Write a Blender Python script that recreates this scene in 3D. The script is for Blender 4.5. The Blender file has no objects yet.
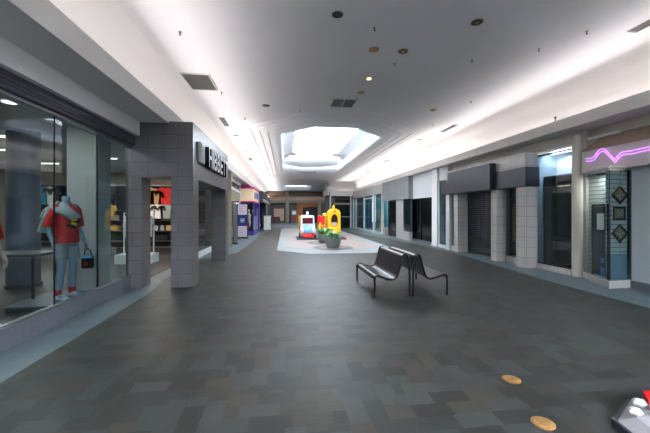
import bpy, bmesh, math, random
from mathutils import Vector, Matrix
from mathutils.geometry import tessellate_polygon
random.seed(7)
PI = math.pi
sc = bpy.context.scene
COL = sc.collection

# ------------------------------------------------------------------ materials
def lin(c):
    return tuple(((v/255)/12.92 if v/255 <= .04045 else (((v/255)+.055)/1.055)**2.4) for v in c)
def mat(name, rgb, rough=.6, metal=0, spec=.5, noise=.0, nscale=8, bump=0, emit=None, estr=0, coat=0):
    m = bpy.data.materials.new(name); m.use_nodes = True
    nt = m.node_tree; b = nt.nodes['Principled BSDF']
    c = lin(rgb)
    b.inputs['Base Color'].default_value = (*c, 1)
    b.inputs['Roughness'].default_value = rough
    b.inputs['Metallic'].default_value = metal
    b.inputs['Specular IOR Level'].default_value = spec
    b.inputs['Coat Weight'].default_value = coat
    if emit:
        b.inputs['Emission Color'].default_value = (*lin(emit), 1)
        b.inputs['Emission Strength'].default_value = estr
    if noise or bump:
        tc = nt.nodes.new('ShaderNodeTexCoord'); n = nt.nodes.new('ShaderNodeTexNoise')
        n.inputs['Scale'].default_value = nscale; n.inputs['Detail'].default_value = 5
        nt.links.new(tc.outputs['Object'], n.inputs['Vector'])
        if noise:
            r = nt.nodes.new('ShaderNodeValToRGB')
            r.color_ramp.elements[0].position = .3; r.color_ramp.elements[1].position = .7
            r.color_ramp.elements[0].color = (*[v*(1-noise) for v in c], 1)
            r.color_ramp.elements[1].color = (*[min(1, v*(1+noise)) for v in c], 1)
            nt.links.new(n.outputs['Fac'], r.inputs['Fac'])
            nt.links.new(r.outputs['Color'], b.inputs['Base Color'])
        if bump:
            bp = nt.nodes.new('ShaderNodeBump'); bp.inputs['Strength'].default_value = bump
            bp.inputs['Distance'].default_value = .02
            nt.links.new(n.outputs['Fac'], bp.inputs['Height'])
            nt.links.new(bp.outputs['Normal'], b.inputs['Normal'])
    return m
def glass(name, tint=(235, 245, 245), refl=.06, ior=1.5):
    m = bpy.data.materials.new(name); m.use_nodes = True
    nt = m.node_tree; nt.nodes.clear()
    o = nt.nodes.new('ShaderNodeOutputMaterial'); mx = nt.nodes.new('ShaderNodeMixShader')
    t = nt.nodes.new('ShaderNodeBsdfTransparent'); g = nt.nodes.new('ShaderNodeBsdfGlossy')
    fr = nt.nodes.new('ShaderNodeFresnel'); ad = nt.nodes.new('ShaderNodeMath')
    t.inputs['Color'].default_value = (*lin(tint), 1); g.inputs['Roughness'].default_value = .02
    g.inputs['Color'].default_value = (.72, .76, .8, 1)
    fr.inputs['IOR'].default_value = ior
    ad.operation = 'ADD'; ad.inputs[1].default_value = refl; ad.use_clamp = True
    ge = nt.nodes.new('ShaderNodeNewGeometry'); fb = nt.nodes.new('ShaderNodeMath'); fb.operation = 'SUBTRACT'; fb.inputs[0].default_value = 1
    ml = nt.nodes.new('ShaderNodeMath'); ml.operation = 'MULTIPLY'
    nt.links.new(ge.outputs['Backfacing'], fb.inputs[1]); nt.links.new(fr.outputs[0], ad.inputs[0])
    nt.links.new(ad.outputs[0], ml.inputs[0]); nt.links.new(fb.outputs[0], ml.inputs[1]); nt.links.new(ml.outputs[0], mx.inputs[0])
    nt.links.new(t.outputs[0], mx.inputs[1]); nt.links.new(g.outputs[0], mx.inputs[2])
    nt.links.new(mx.outputs[0], o.inputs['Surface'])
    return m
def grid_mat(name, rgb, mortar, w, h, gap=.006, rough=.5, var=.12, offset=.5, plane='auto', msize=None, bump=.3, spec=.5):
    """tiles: brick texture on world-like object coordinates, wall faces use (x+y, z), floors use (x, y)"""
    m = bpy.data.materials.new(name); m.use_nodes = True
    nt = m.node_tree; b = nt.nodes['Principled BSDF']; L = nt.links.new
    tc = nt.nodes.new('ShaderNodeTexCoord'); sp = nt.nodes.new('ShaderNodeSeparateXYZ')
    cb = nt.nodes.new('ShaderNodeCombineXYZ'); L(tc.outputs['Object'], sp.inputs[0])
    if plane == 'floor':
        L(sp.outputs[0], cb.inputs[0]); L(sp.outputs[1], cb.inputs[1])
    else:
        a = nt.nodes.new('ShaderNodeMath'); a.operation = 'ADD'
        L(sp.outputs[0], a.inputs[0]); L(sp.outputs[1], a.inputs[1])
        L(a.outputs[0], cb.inputs[0]); L(sp.outputs[2], cb.inputs[1])
    br = nt.nodes.new('ShaderNodeTexBrick')
    br.offset = offset; br.squash = 1
    br.inputs['Scale'].default_value = 1
    br.inputs['Brick Width'].default_value = w; br.inputs['Row Height'].default_value = h
    br.inputs['Mortar Size'].default_value = gap; br.inputs['Mortar Smooth'].default_value = .1
    c = lin(rgb)
    br.inputs['Color1'].default_value = (*[v*(1-var) for v in c], 1)
    br.inputs['Color2'].default_value = (*[v*(1+var) for v in c], 1)
    br.inputs['Mortar'].default_value = (*lin(mortar), 1)
    L(cb.outputs[0], br.inputs['Vector'])
    L(br.outputs['Color'], b.inputs['Base Color'])
    b.inputs['Roughness'].default_value = rough; b.inputs['Specular IOR Level'].default_value = spec
    iv = nt.nodes.new('ShaderNodeMath'); iv.operation = 'SUBTRACT'; iv.inputs[0].default_value = 1
    L(br.outputs['Fac'], iv.inputs[1])
    bp = nt.nodes.new('ShaderNodeBump'); bp.inputs['Strength'].default_value = bump; bp.inputs['Distance'].default_value = .005
    L(iv.outputs[0], bp.inputs['Height']); L(bp.outputs['Normal'], b.inputs['Normal'])
    return m

def carpet_mat():
    m = bpy.data.materials.new('plank_carpet'); m.use_nodes = True
    nt = m.node_tree; b = nt.nodes['Principled BSDF']; L = nt.links.new
    N = nt.nodes.new
    def M(op, a, b2=None):
        n = N('ShaderNodeMath'); n.operation = op
        for i, v in enumerate((a, b2)):
            if v is None: continue
            if isinstance(v, (int, float)): n.inputs[i].default_value = v
            else: L(v, n.inputs[i])
        return n.outputs[0]
    tc = N('ShaderNodeTexCoord'); sp = N('ShaderNodeSeparateXYZ'); L(tc.outputs['Object'], sp.inputs[0])
    x, y = sp.outputs[0], sp.outputs[1]
    S = .5
    cx, cy = M('FLOOR', M('DIVIDE', x, S)), M('FLOOR', M('DIVIDE', y, S))
    def WN(a, bb, c):
        cb = N('ShaderNodeCombineXYZ'); w = N('ShaderNodeTexWhiteNoise'); w.noise_dimensions = '3D'
        for i, v in enumerate((a, bb, c)):
            if isinstance(v, (int, float)): cb.inputs[i].default_value = v
            else: L(v, cb.inputs[i])
        L(cb.outputs[0], w.inputs['Vector']); return w.outputs['Value']
    r = M('GREATER_THAN', WN(cx, cy, 3.3), .62)
    ir = M('SUBTRACT', 1, r)
    u = M('ADD', M('MULTIPLY', x, ir), M('MULTIPLY', y, r))
    v = M('ADD', M('MULTIPLY', y, ir), M('MULTIPLY', x, r))
    pv = M('FLOOR', M('DIVIDE', v, S/3))
    sh = WN(pv, 1.7, 9.1)
    pu = M('FLOOR', M('ADD', M('DIVIDE', u, S/1.5), sh))
    key = M('ADD', pu, M('MULTIPLY', r, 57.3))
    val = WN(key, pv, 0.4)
    fine = N('ShaderNodeTexNoise'); fine.inputs['Scale'].default_value = 1
    cb2 = N('ShaderNodeCombineXYZ'); L(M('MULTIPLY', u, 6), cb2.inputs[0]); L(M('MULTIPLY', v, 120), cb2.inputs[1]); L(M('MULTIPLY', val, 40), cb2.inputs[2])
    L(cb2.outputs[0], fine.inputs['Vector']); fine.inputs['Detail'].default_value = 3
    big = N('ShaderNodeTexNoise'); big.inputs['Scale'].default_value = .45; L(tc.outputs['Object'], big.inputs['Vector'])
    rp = N('ShaderNodeValToRGB'); cr = rp.color_ramp; cr.interpolation = 'CONSTANT'
    cols = [(0, (54, 55, 50)), (.13, (82, 88, 85)), (.32, (69, 72, 68)), (.5, (92, 97, 94)), (.66, (83, 77, 66)), (.8, (62, 67, 64)), (.92, (92, 86, 75))]
    cr.elements[0].position = 0; cr.elements[0].color = (*lin(cols[0][1]), 1)
    cr.elements[1].position = cols[1][0]; cr.elements[1].color = (*lin(cols[1][1]), 1)
    for p, c in cols[2:]:
        e = cr.elements.new(p); e.color = (*lin(c), 1)
    L(val, rp.inputs['Fac'])
    k = M('ADD', M('MULTIPLY', fine.outputs['Fac'], 1.0), M('ADD', M('MULTIPLY', big.outputs['Fac'], .7), .3))
    k = M('MULTIPLY', k, .24)
    mx = N('ShaderNodeVectorMath'); mx.operation = 'SCALE'; L(rp.outputs['Color'], mx.inputs[0]); L(k, mx.inputs['Scale'])
    L(mx.outputs[0], b.inputs['Base Color'])
    b.inputs['Roughness'].default_value = .5; b.inputs['Specular IOR Level'].default_value = .5
    bp = N('ShaderNodeBump'); bp.inputs['Strength'].default_value = .25; bp.inputs['Distance'].default_value = .004
    L(fine.outputs['Fac'], bp.inputs['Height']); L(bp.outputs['Normal'], b.inputs['Normal'])
    return m
def wood_mat(name, c1, c2, scale=3, rough=.5):
    m = bpy.data.materials.new(name); m.use_nodes = True
    nt = m.node_tree; b = nt.nodes['Principled BSDF']; L = nt.links.new
    tc = nt.nodes.new('ShaderNodeTexCoord'); w = nt.nodes.new('ShaderNodeTexWave')
    w.inputs['Scale'].default_value = scale; w.inputs['Distortion'].default_value = 3; w.bands_direction = 'X'
    r = nt.nodes.new('ShaderNodeValToRGB'); r.color_ramp.elements[0].color = (*lin(c1), 1); r.color_ramp.elements[1].color = (*lin(c2), 1)
    L(tc.outputs['Object'], w.inputs['Vector']); L(w.outputs['Fac'], r.inputs['Fac']); L(r.outputs['Color'], b.inputs['Base Color'])
    b.inputs['Roughness'].default_value = rough
    return m

REAR_FILL, SKY1, SKY2, COVE = 10500, 1050, 330, 7.8
W = {}
W['plaster'] = mat('white_plaster', (228, 225, 224), .75, noise=.025, nscale=.5)
W['ceil'] = mat('ceiling_plaster', (226, 224, 226), .8, noise=.035, nscale=.35)
W['soffit'] = mat('grey_soffit', (205, 202, 199), .7)
W['cream'] = mat('cream_wall', (196, 190, 180), .7, noise=.02, nscale=2)
W['well'] = mat('skylight_plaster', (226, 230, 236), .8)
W['carpet'] = carpet_mat()
W['strip'] = mat('blue_grey_floor_tile', (80, 93, 99), .45, noise=.12, nscale=3)
W['kick'] = mat('grey_stone_base', (90, 92, 100), .35, noise=.12, nscale=14)
W['pale_tile'] = grid_mat('pale_floor_tile', (150, 158, 162), (128, 133, 136), .3, .3, rough=.35, plane='floor', offset=0, var=.05)
W['pink_tile'] = grid_mat('pink_floor_tile', (162, 148, 143), (136, 126, 123), .3, .3, rough=.35, plane='floor', offset=0, var=.07)
W['ring_tile'] = mat('dark_grey_floor_ring', (92, 98, 104), .4, noise=.1)
W['slate'] = grid_mat('slate_tile', (80, 77, 80), (40, 38, 41), .62, .303, gap=.005, rough=.32, var=.12, offset=.5)
W['bt'] = grid_mat('beige_tile', (176, 171, 168), (128, 124, 122), .303, .303, gap=.006, rough=.35, var=.05, offset=0)
W['navy'] = mat('navy_metal', (36, 40, 54), .4, noise=.1, nscale=2)
W['steel'] = mat('brushed_steel', (150, 152, 155), .3, .9)
W['wframe'] = mat('white_frame', (196, 200, 202), .4)
W['black'] = mat('black_metal', (14, 14, 16), .35)
W['blackgloss'] = mat('black_gloss', (8, 8, 10), .12)
W['bench'] = mat('black_bench_steel', (10, 10, 12), .32, 0, .4)
W['glass'] = glass('window_glass', (222, 234, 236), .01)
W['dglass'] = glass('dark_tinted_glass', (196, 206, 212), .03)
W['vdglass'] = glass('black_tinted_glass', (70, 78, 84), .03)
W['bglass'] = glass('teal_glass', (226, 236, 238), .01)
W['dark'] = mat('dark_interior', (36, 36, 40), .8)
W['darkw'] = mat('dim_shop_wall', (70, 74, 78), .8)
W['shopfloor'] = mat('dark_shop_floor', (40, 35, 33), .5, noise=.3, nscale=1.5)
W['shopwall'] = mat('shop_wall', (150, 140, 128), .8)
W['greycol'] = mat('grey_pillar_paint', (158, 157, 154), .6)
W['bronze'] = mat('bronze_can', (70, 44, 16), .35, .6)
W['amber'] = mat('amber_can', (190, 108, 40), .35, .3)
W['blackcan'] = mat('black_can', (8, 8, 10), .5)
W['tancan'] = mat('tan_can', (176, 150, 92), .5)
W['trimring'] = mat('brass_trim_ring', (150, 128, 90), .4, .3)
W['bulb_off'] = mat('unlit_bulb', (150, 130, 90), .3)
W['bulb'] = mat('lit_bulb', (255, 240, 210), .3, emit=(255, 226, 180), estr=1.6)
W['vent'] = mat('vent_grey', (120, 116, 112), .6)
W['ventdark'] = mat('vent_dark', (78, 74, 70), .7)
W['tanlid'] = mat('orange_floor_plate', (140, 100, 54), .45, .15, noise=.2, nscale=20)
W['mann'] = mat('blue_grey_mannequin', (128, 146, 160), .3, noise=.05)
W['red'] = mat('red_cloth', (190, 26, 22), .8, noise=.15, nscale=9)
W['greycloth'] = mat('grey_cloth', (136, 142, 142), .85, noise=.1)
W['palecloth'] = mat('pale_grey_cloth', (150, 158, 156), .85)
W['white'] = mat('white_paint', (226, 226, 226), .4)
W['shoe'] = mat('white_shoe', (216, 222, 228), .5)
W['redg'] = mat('red_plastic', (214, 20, 22), .25, coat=.4)
W['yellow'] = mat('yellow_plastic', (246, 202, 20), .3, coat=.3)
W['orange'] = mat('orange_plastic', (246, 128, 30), .3)
W['bluep'] = mat('light_blue_plastic', (120, 172, 214), .3)
W['whitep'] = mat('white_plastic', (226, 226, 232), .3)
W['pinkp'] = mat('pink_plastic', (214, 96, 128), .4)
W['darkbase'] = mat('dark_grey_base', (54, 58, 66), .5)
W['concrete'] = mat('grey_concrete', (132, 138, 136), .8, noise=.15, nscale=14, bump=.3)
W['leaf'] = mat('green_leaf', (86, 150, 62), .5, noise=.3, nscale=9)
W['leafp'] = mat('pale_leaf', (190, 212, 160), .5)
W['soil'] = mat('soil', (40, 32, 26), .9)
W['neon'] = mat('violet_neon', (225, 160, 255), .3, emit=(206, 124, 255), estr=2.6)
W['neonglow'] = mat('neon_backing', (196, 190, 180), .7)
W['brown'] = mat('brown_ledge', (150, 128, 112), .7)
W['slat'] = grid_mat('slatwall_board', (186, 188, 182), (40, 48, 50), 20, .1, gap=.008, rough=.5, var=.03)
W['bluepanel'] = mat('blue_grey_panel', (110, 134, 150), .5)
W['gold'] = mat('gilt_picture', (120, 98, 56), .5, noise=.6, nscale=30)
W['paper'] = mat('white_paper', (222, 222, 214), .7)
W['bluesign'] = mat('bright_blue_print', (30, 110, 190), .5)
W['cyan'] = mat('cyan_panel', (36, 130, 168), .4)
W['purple'] = mat('purple_paint', (66, 50, 150), .4)
W['magenta'] = mat('magenta_trim', (200, 30, 120), .4)
W['creamsign'] = mat('cream_sign', (238, 216, 178), .5)
W['pinkcloth'] = mat('pink_dress', (226, 60, 120), .7)
W['woodo'] = wood_mat('orange_wood', (150, 84, 30), (176, 104, 44), 1.5)
W['taupe'] = mat('taupe_wall', (96, 86, 84), .8, noise=.05)
W['peach'] = mat('peach_panel', (206, 178, 160), .7)
W['brownbeam'] = mat('brown_beam', (118, 98, 84), .7)
W['stonecol'] = mat('stone_column', (138, 132, 118), .7)
W['corr'] = grid_mat('ribbed_grey_header', (132, 134, 138), (84, 86, 90), .14, 40, gap=.012, rough=.5, var=.08, offset=0, bump=.6)
W['shutter'] = mat('dark_shutter_steel', (78, 86, 98), .35, .6)
W['navyposter'] = mat('navy_poster', (26, 40, 110), .5)
W['lavender'] = mat('lavender_poster', (196, 190, 206), .5)
W['tealwall'] = mat('teal_wall', (70, 130, 140), .7)
W['tan'] = mat('tan_cloth', (178, 140, 90), .9)
W['teal'] = mat('turquoise_cloth', (20, 150, 180), .8)
W['blk'] = mat('black_cloth', (20, 20, 22), .9)
W['navyc'] = mat('navy_cloth', (30, 44, 80), .9)
W['whitec'] = mat('white_cloth', (210, 206, 200), .9)
W['skin'] = mat('beige_mannequin', (206, 168, 146), .4)
W['lampw'] = mat('shop_ceiling_lamp', (255, 246, 232), .5, emit=(255, 240, 220), estr=3.2)
W['lampc'] = mat('cool_shop_lamp', (235, 245, 255), .5, emit=(228, 238, 255), estr=6)
W['sky'] = mat('skylight_acrylic', (255, 255, 255), .5)

# ------------------------------------------------------------------ geometry
class MB:
    def __init__(s): s.v = []; s.f = []; s.mi = []; s.m = 0; s.sm = []; s.smooth = False
    def _add(s, vs, fs):
        n = len(s.v); s.v += [tuple(v) for v in vs]
        for f in fs: s.f.append(tuple(n+i for i in f)); s.mi.append(s.m); s.sm.append(s.smooth)
        return s
    def box(s, x0, x1, y0, y1, z0, z1):
        x0, x1 = sorted((x0, x1)); y0, y1 = sorted((y0, y1)); z0, z1 = sorted((z0, z1))
        return s._add([(x0,y0,z0),(x1,y0,z0),(x1,y1,z0),(x0,y1,z0),(x0,y0,z1),(x1,y0,z1),(x1,y1,z1),(x0,y1,z1)],
                      [(0,3,2,1),(4,5,6,7),(0,1,5,4),(1,2,6,5),(2,3,7,6),(3,0,4,7)])
    def obox(s, M, a, b, c):
        """oriented box, half sizes a b c in matrix M"""
        vs = [M @ Vector((i*a, j*b, k*c)) for k in (-1, 1) for (i, j) in ((-1,-1),(1,-1),(1,1),(-1,1))]
        return s._add(vs, [(0,3,2,1),(4,5,6,7),(0,1,5,4),(1,2,6,5),(2,3,7,6),(3,0,4,7)])
    def prism(s, poly, z0, z1):
        n = len(poly)
        vs = [(p[0], p[1], z0) for p in poly]+[(p[0], p[1], z1) for p in poly]
        return s._add(vs, [tuple(range(n-1, -1, -1)), tuple(range(n, 2*n))]+[(i, (i+1) % n, n+(i+1) % n, n+i) for i in range(n)])
    def extr(s, poly, axis, a, b):
        """poly in the two other axes, extruded along axis from a to b"""
        n = len(poly)
        def P(p, t):
            return {'x': (t, p[0], p[1]), 'y': (p[0], t, p[1]), 'z': (p[0], p[1], t)}[axis]
        vs = [P(p, a) for p in poly]+[P(p, b) for p in poly]
        return s._add(vs, [tuple(range(n-1, -1, -1)), tuple(range(n, 2*n))]+[(i, (i+1) % n, n+(i+1) % n, n+i) for i in range(n)])
    def loft(s, rings, close=True, cap=False):
        n = len(rings[0]); vs = [v for r in rings for v in r]; fs = []
        for k in range(len(rings)-1):
            for i in range(n if close else n-1):
                j = (i+1) % n
                fs.append((k*n+i, k*n+j, (k+1)*n+j, (k+1)*n+i))
        if cap: fs += [tuple(range(n-1, -1, -1)), tuple((len(rings)-1)*n+i for i in range(n))]
        return s._add(vs, fs)
    def lathe(s, prof, c=(0, 0, 0), n=24, cap=True):
        rings = [[(c[0]+r*math.cos(2*PI*i/n), c[1]+r*math.sin(2*PI*i/n), c[2]+z) for i in range(n)] for r, z in prof]
        return s.loft(rings, True, cap)
    def tube(s, pts, r, n=8, cap=True):
        pts = [Vector(p) for p in pts]; rs = r if isinstance(r, (list, tuple)) else [r]*len(pts)
        rings = []
        up = Vector((0, 0, 1))
        t0 = (pts[1]-pts[0]).normalized()
        if abs(t0.dot(up)) > .95: up = Vector((1, 0, 0))
        a = t0.cross(up).normalized()
        for i, p in enumerate(pts):
            t = (pts[min(i+1, len(pts)-1)]-pts[max(i-1, 0)]).normalized()
            a = (a-t*a.dot(t)).normalized(); b = t.cross(a)
            rings.append([tuple(p+(a*math.cos(2*PI*k/n)+b*math.sin(2*PI*k/n))*rs[i]) for k in range(n)])
        return s.loft(rings, True, cap)
    def ell(s, c, rx, ry, rz, n=16, m=10):
        rings = []
        for j in range(m+1):
            t = -PI/2+PI*j/m
            r = max(math.cos(t), .001)
            rings.append([(c[0]+rx*r*math.cos(2*PI*i/n), c[1]+ry*r*math.sin(2*PI*i/n), c[2]+rz*math.sin(t)) for i in range(n)])
        return s.loft(rings, True, True)
    def sweep(s, prof, a, b):
        """open profile [(x,z)...] swept along y from a to b"""
        return s.loft([[(p[0], a, p[1]) for p in prof], [(p[0], b, p[1]) for p in prof]], close=False)
    def make(s, name, mats, parent=None, bevel=0, props=None):
        me = bpy.data.meshes.new(name)
        off = Vector((0, 0, 0))
        if parent is not None:
            q = parent
            while q is not None: off += q.location; q = q.parent
        me.from_pydata([tuple(Vector(v)-off) for v in s.v], [], s.f)
        if not isinstance(mats, (list, tuple)): mats = [mats]
        for m in mats: me.materials.append(m)
        for p, i, sm in zip(me.polygons, s.mi, s.sm): p.material_index = i; p.use_smooth = sm
        bm = bmesh.new(); bm.from_mesh(me); bmesh.ops.recalc_face_normals(bm, faces=bm.faces); bm.to_mesh(me); bm.free()
        if any(s.sm): me.set_sharp_from_angle(angle=math.radians(42))
        me.update()
        o = bpy.data.objects.new(name, me); COL.objects.link(o)
        if parent is not None: o.parent = parent
        if bevel:
            bv = o.modifiers.new('bevel', 'BEVEL'); bv.width = bevel; bv.segments = 2; bv.limit_method = 'ANGLE'
        return o
def S(mb):
    mb.smooth = True; return mb
def tag(o, label, cat, group=None, kind=None):
    o['label'] = label; o['category'] = cat
    if group: o['group'] = group
    if kind: o['kind'] = kind
    return o
def struct(o, label=None):
    o['kind'] = 'structure'
    if label: o['label'] = label
    return o
def thing(name, loc, label, cat, group=None):
    o = bpy.data.objects.new(name, None); COL.objects.link(o); o.location = loc
    o.empty_display_size = .1
    return tag(o, label, cat, group)
def dup(root, loc, label, group=None, rz=None):
    r = root.copy(); COL.objects.link(r); r.location = loc
    if rz is not None: r.rotation_euler.z = rz
    r['label'] = label
    if group: r['group'] = group
    for ch in list(root.children):
        c = ch.copy(); COL.objects.link(c); c.parent = r
        for g in list(ch.children):
            d = g.copy(); COL.objects.link(d); d.parent = c
    return r
def bx(name, m, parent, *b, bevel=0):
    return MB().box(*b).make(name, m, parent, bevel)

def pane(name, p, q, z0, z1, m, parent, th=.012):
    d = Vector((q[0]-p[0], q[1]-p[1])); n = Vector((-d.y, d.x)).normalized()*th/2
    return MB().prism([(p[0]-n.x, p[1]-n.y), (q[0]-n.x, q[1]-n.y), (q[0]+n.x, q[1]+n.y), (p[0]+n.x, p[1]+n.y)], z0, z1).make(name, m, parent)
H = 4.85       # ceiling height
SOF = 3.72     # storefront soffit
Y0, YE = -13.0, 50.6
CXL, CXR = -3.15, 7.4

# ------------------------------------------------------------------ floor
struct(MB().box(-13, 14.5, Y0-.1, YE+6, -.12, 0).make('floor', W['carpet']))
def octo(x0, x1, y0, y1, c, z=None):
    p = [(x0+c, y0), (x1-c, y0), (x1, y0+c), (x1, y1-c), (x1-c, y1), (x0+c, y1), (x0, y1-c), (x0, y0+c)]
    return p if z is None else [(a, b, z) for a, b in p]
struct(MB().prism(octo(-.35, 4.9, 12.75, 33.5, 1.35), 0, .004).make('trim_1', W['pale_tile']))
struct(MB().prism(octo(.08, 4.45, 13.9, 32.6, 1.2), .004, .008).make('trim_2', W['pink_tile']))
struct(MB().prism([(-3.32, Y0), (-2.72, Y0), (-2.72, 6.9), (-2.9, 8.2), (-3.32, 8.2)], 0, .006).make('trim_3', W['strip']))
struct(MB().prism([(-3.32, 8.2), (-2.95, 8.2), (-2.9, 12), (-1.9, 13.2), (-1.5, 30), (-1.5, 40), (-3.32, 40)], 0, .006).make('trim_4', W['strip']))
struct(MB().prism([(6.1, Y0), (6.2, 6.6), (6.35, 8.1), (6.75, 12.2), (6.6, 16), (6.3, 20), (5.6, 24), (5.3, 33), (9, 33), (9, Y0)], 0, .006).make('trim_5', W['strip']))
struct(MB().box(-3, 6, 34.5, YE, 0, .006).make('trim_6', W['strip']))
for i, (x, y, r0, r1) in enumerate([(2.2, 14.85, .62, .93), (2.1, 17.3, .62, .93)]):
    n = 40; mb = MB()
    rings = [[(x+r*math.cos(2*PI*k/n), y+r*math.sin(2*PI*k/n), z) for k in range(n)] for r, z in ((r0, .008), (r0, .013), (r1, .013), (r1, .008))]
    mb.loft(rings)
    struct(mb.make('trim_%d' % (7+i), W['ring_tile']))
for i, (x, y, lab) in enumerate([(2.21, 2.95, 'round orange floor plate set in the carpet, the farther of two'), (2.0, 2.31, 'round orange floor plate set in the carpet, the nearer of two')]):
    t = thing('floor_plate', (x, y, 0), lab, 'floor plate', 'round floor plates in the carpet')
    S(MB()).lathe([(.083, .0), (.083, .006), (.079, .009)], (x, y, 0), 32).make('plate', W['tanlid'], t)
    MB().loft([[(x+r*math.cos(2*PI*k/32), y+r*math.sin(2*PI*k/32), z) for k in range(32)] for r, z in ((.052, .009), (.052, .0115), (.058, .0115), (.058, .009))]).make('rim', W['trimring'], t)

# ------------------------------------------------------------------ ceiling, cove, skylight
R0 = octo(-.4, 4.2, 12.0, 28.5, 1.45)
Q0 = octo(-.35, 3.35, 39.3, 47.2, .8)
Q3 = octo(-.2, 4.2, -11.5, -2.5, 1.2)
outer = [(CXL, Y0), (CXR, Y0), (CXR, YE+2), (CXL, YE+2)]
def tri_panel(loops, z, name, m):
    lv = [[Vector((p[0], p[1], z)) for p in l] for l in loops]
    tris = tessellate_polygon(lv); flat = [tuple(v) for l in lv for v in l]
    mb = MB(); mb._add(flat, tris); return mb.make(name, m)
struct(tri_panel([outer, R0, Q0, Q3], H, 'ceiling', W['ceil']))
# coved sides of the ceiling: slope from wall top to ceiling plane
for nm, sx, xl in (('wall_left', -1, CXL), ('wall_right', 1, CXR)):
    prof = [(xl, 3.8)]+[(xl-sx*.6*(1-math.cos(t)), 4.3+.55*math.sin(t)) for t in [PI/2*k/8 for k in range(9)]]
    mb = S(MB()).sweep(prof, Y0, YE+2); struct(mb.make(nm, W['plaster']))
    lip = -2.5 if sx < 0 else 6.95
    so = 3.58 if sx < 0 else SOF; lt_ = 3.91 if sx < 0 else 4.0
    tb = MB()
    tb.extr([(xl+sx*.3, so), (lip, so), (lip, lt_), (lip+sx*.035, lt_), (lip+sx*.035, so+.06), (xl+sx*.3, so+.06)], 'y', Y0, 33 if sx > 0 else YE)
    struct(tb.make('trim_%d' % (9 if sx < 0 else 10), W['soffit']))
# the octagonal mouldings around the skylight
for i, (d, c) in enumerate([(.28, .12), (.6, .16), (.92, .2)]):
    w = .15
    mb = MB()
    def ring(e, z):
        return octo(-.4-e, 4.2+e, 12.0-e*1.35, 28.5+e*4, 1.45+e*.5, z)
    mb.loft([ring(d, H+.01), ring(d, H-.022), ring(d+w, H-.012), ring(d+w, H+.01)])
    struct(mb.make('trim_%d' % (11+i), W['ceil']))
def skylight(idx, rings, light_e, panes):
    mb = S(MB()); mb.loft(rings); struct(mb.make('trim_%d' % (14+idx), W['well']))
    top = rings[-1]
    w = MB()._add(top, [tuple(range(len(top)))]).make('window_%d' % idx, W['skyglass']); struct(w)
    x0 = min(p[0] for p in top); x1 = max(p[0] for p in top); y0 = min(p[1] for p in top); y1 = max(p[1] for p in top); z = top[0][2]
    fb = MB()
    for k in range(1, panes):
        y = y0+(y1-y0)*k/panes
        fb.box(x0, x1, y-.025, y+.025, z-.05, z-.005)
    fb.make('window_frame', W['wframe'], w)
    ld = bpy.data.lights.new('daylight', 'AREA'); ld.shape = 'RECTANGLE'; ld.size = x1-x0; ld.size_y = y1-y0; ld.energy = light_e
    ld.color = (.80, .90, 1)
    lo = bpy.data.objects.new('daylight', ld); lo.location = ((x0+x1)/2, (y0+y1)/2, z+.25); COL.objects.link(lo)
    return w
# skylight glazing: milky acrylic that lets the sky through
m = bpy.data.materials.new('milky_acrylic'); m.use_nodes = True; nt = m.node_tree; nt.nodes.clear()
o_ = nt.nodes.new('ShaderNodeOutputMaterial'); t_ = nt.nodes.new('ShaderNodeBsdfTransparent'); tl = nt.nodes.new('ShaderNodeBsdfTranslucent'); mx_ = nt.nodes.new('ShaderNodeMixShader')
mx_.inputs[0].default_value = .75
nt.links.new(t_.outputs[0], mx_.inputs[1]); nt.links.new(tl.outputs[0], mx_.inputs[2]); nt.links.new(mx_.outputs[0], o_.inputs[0])
W['skyglass'] = m
def blend_ring(a, b, t, z): return [(p[0]*(1-t)+q[0]*t, p[1]*(1-t)+q[1]*t, z) for p, q in zip(a, b)]
M1 = octo(-.08, 4.05, 12.9, 26.3, 1.25); M1b = octo(.05, 3.9, 13.1, 24.2, 1.15); G1 = octo(.5, 3.5, 13.6, 22.0, .45)
rings1 = [[(p[0], p[1], H) for p in R0]]+[blend_ring(R0, M1, math.sin(PI/2*k/5)*1.0, H+.45*(1-math.cos(PI/2*k/5))) for k in range(1, 6)]
rings1 += [[(p[0], p[1], 5.6) for p in G1]]
skylight(1, rings1, SKY1, 5)
MB().box(.7, 3.3, 22.2, 22.26, 5.3, 5.36).make('trim_28', W['wframe'])['kind'] = 'structure'  # invented ledge bar, put in to front the added fill light
G2 = octo(.1, 2.9, 40, 46.4, .5)
skylight(2, [[(p[0], p[1], H) for p in Q0], [(p[0], p[1], 5.3) for p in G2]], SKY2, 3)

G3 = octo(.4, 3.5, -10.8, -3.2, .6)
skylight(21, [[(p[0], p[1], H) for p in Q3], [(p[0], p[1], 5.3) for p in G3]], REAR_FILL, 4)  # unseen skylight added behind the camera to raise the ambient light
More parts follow.
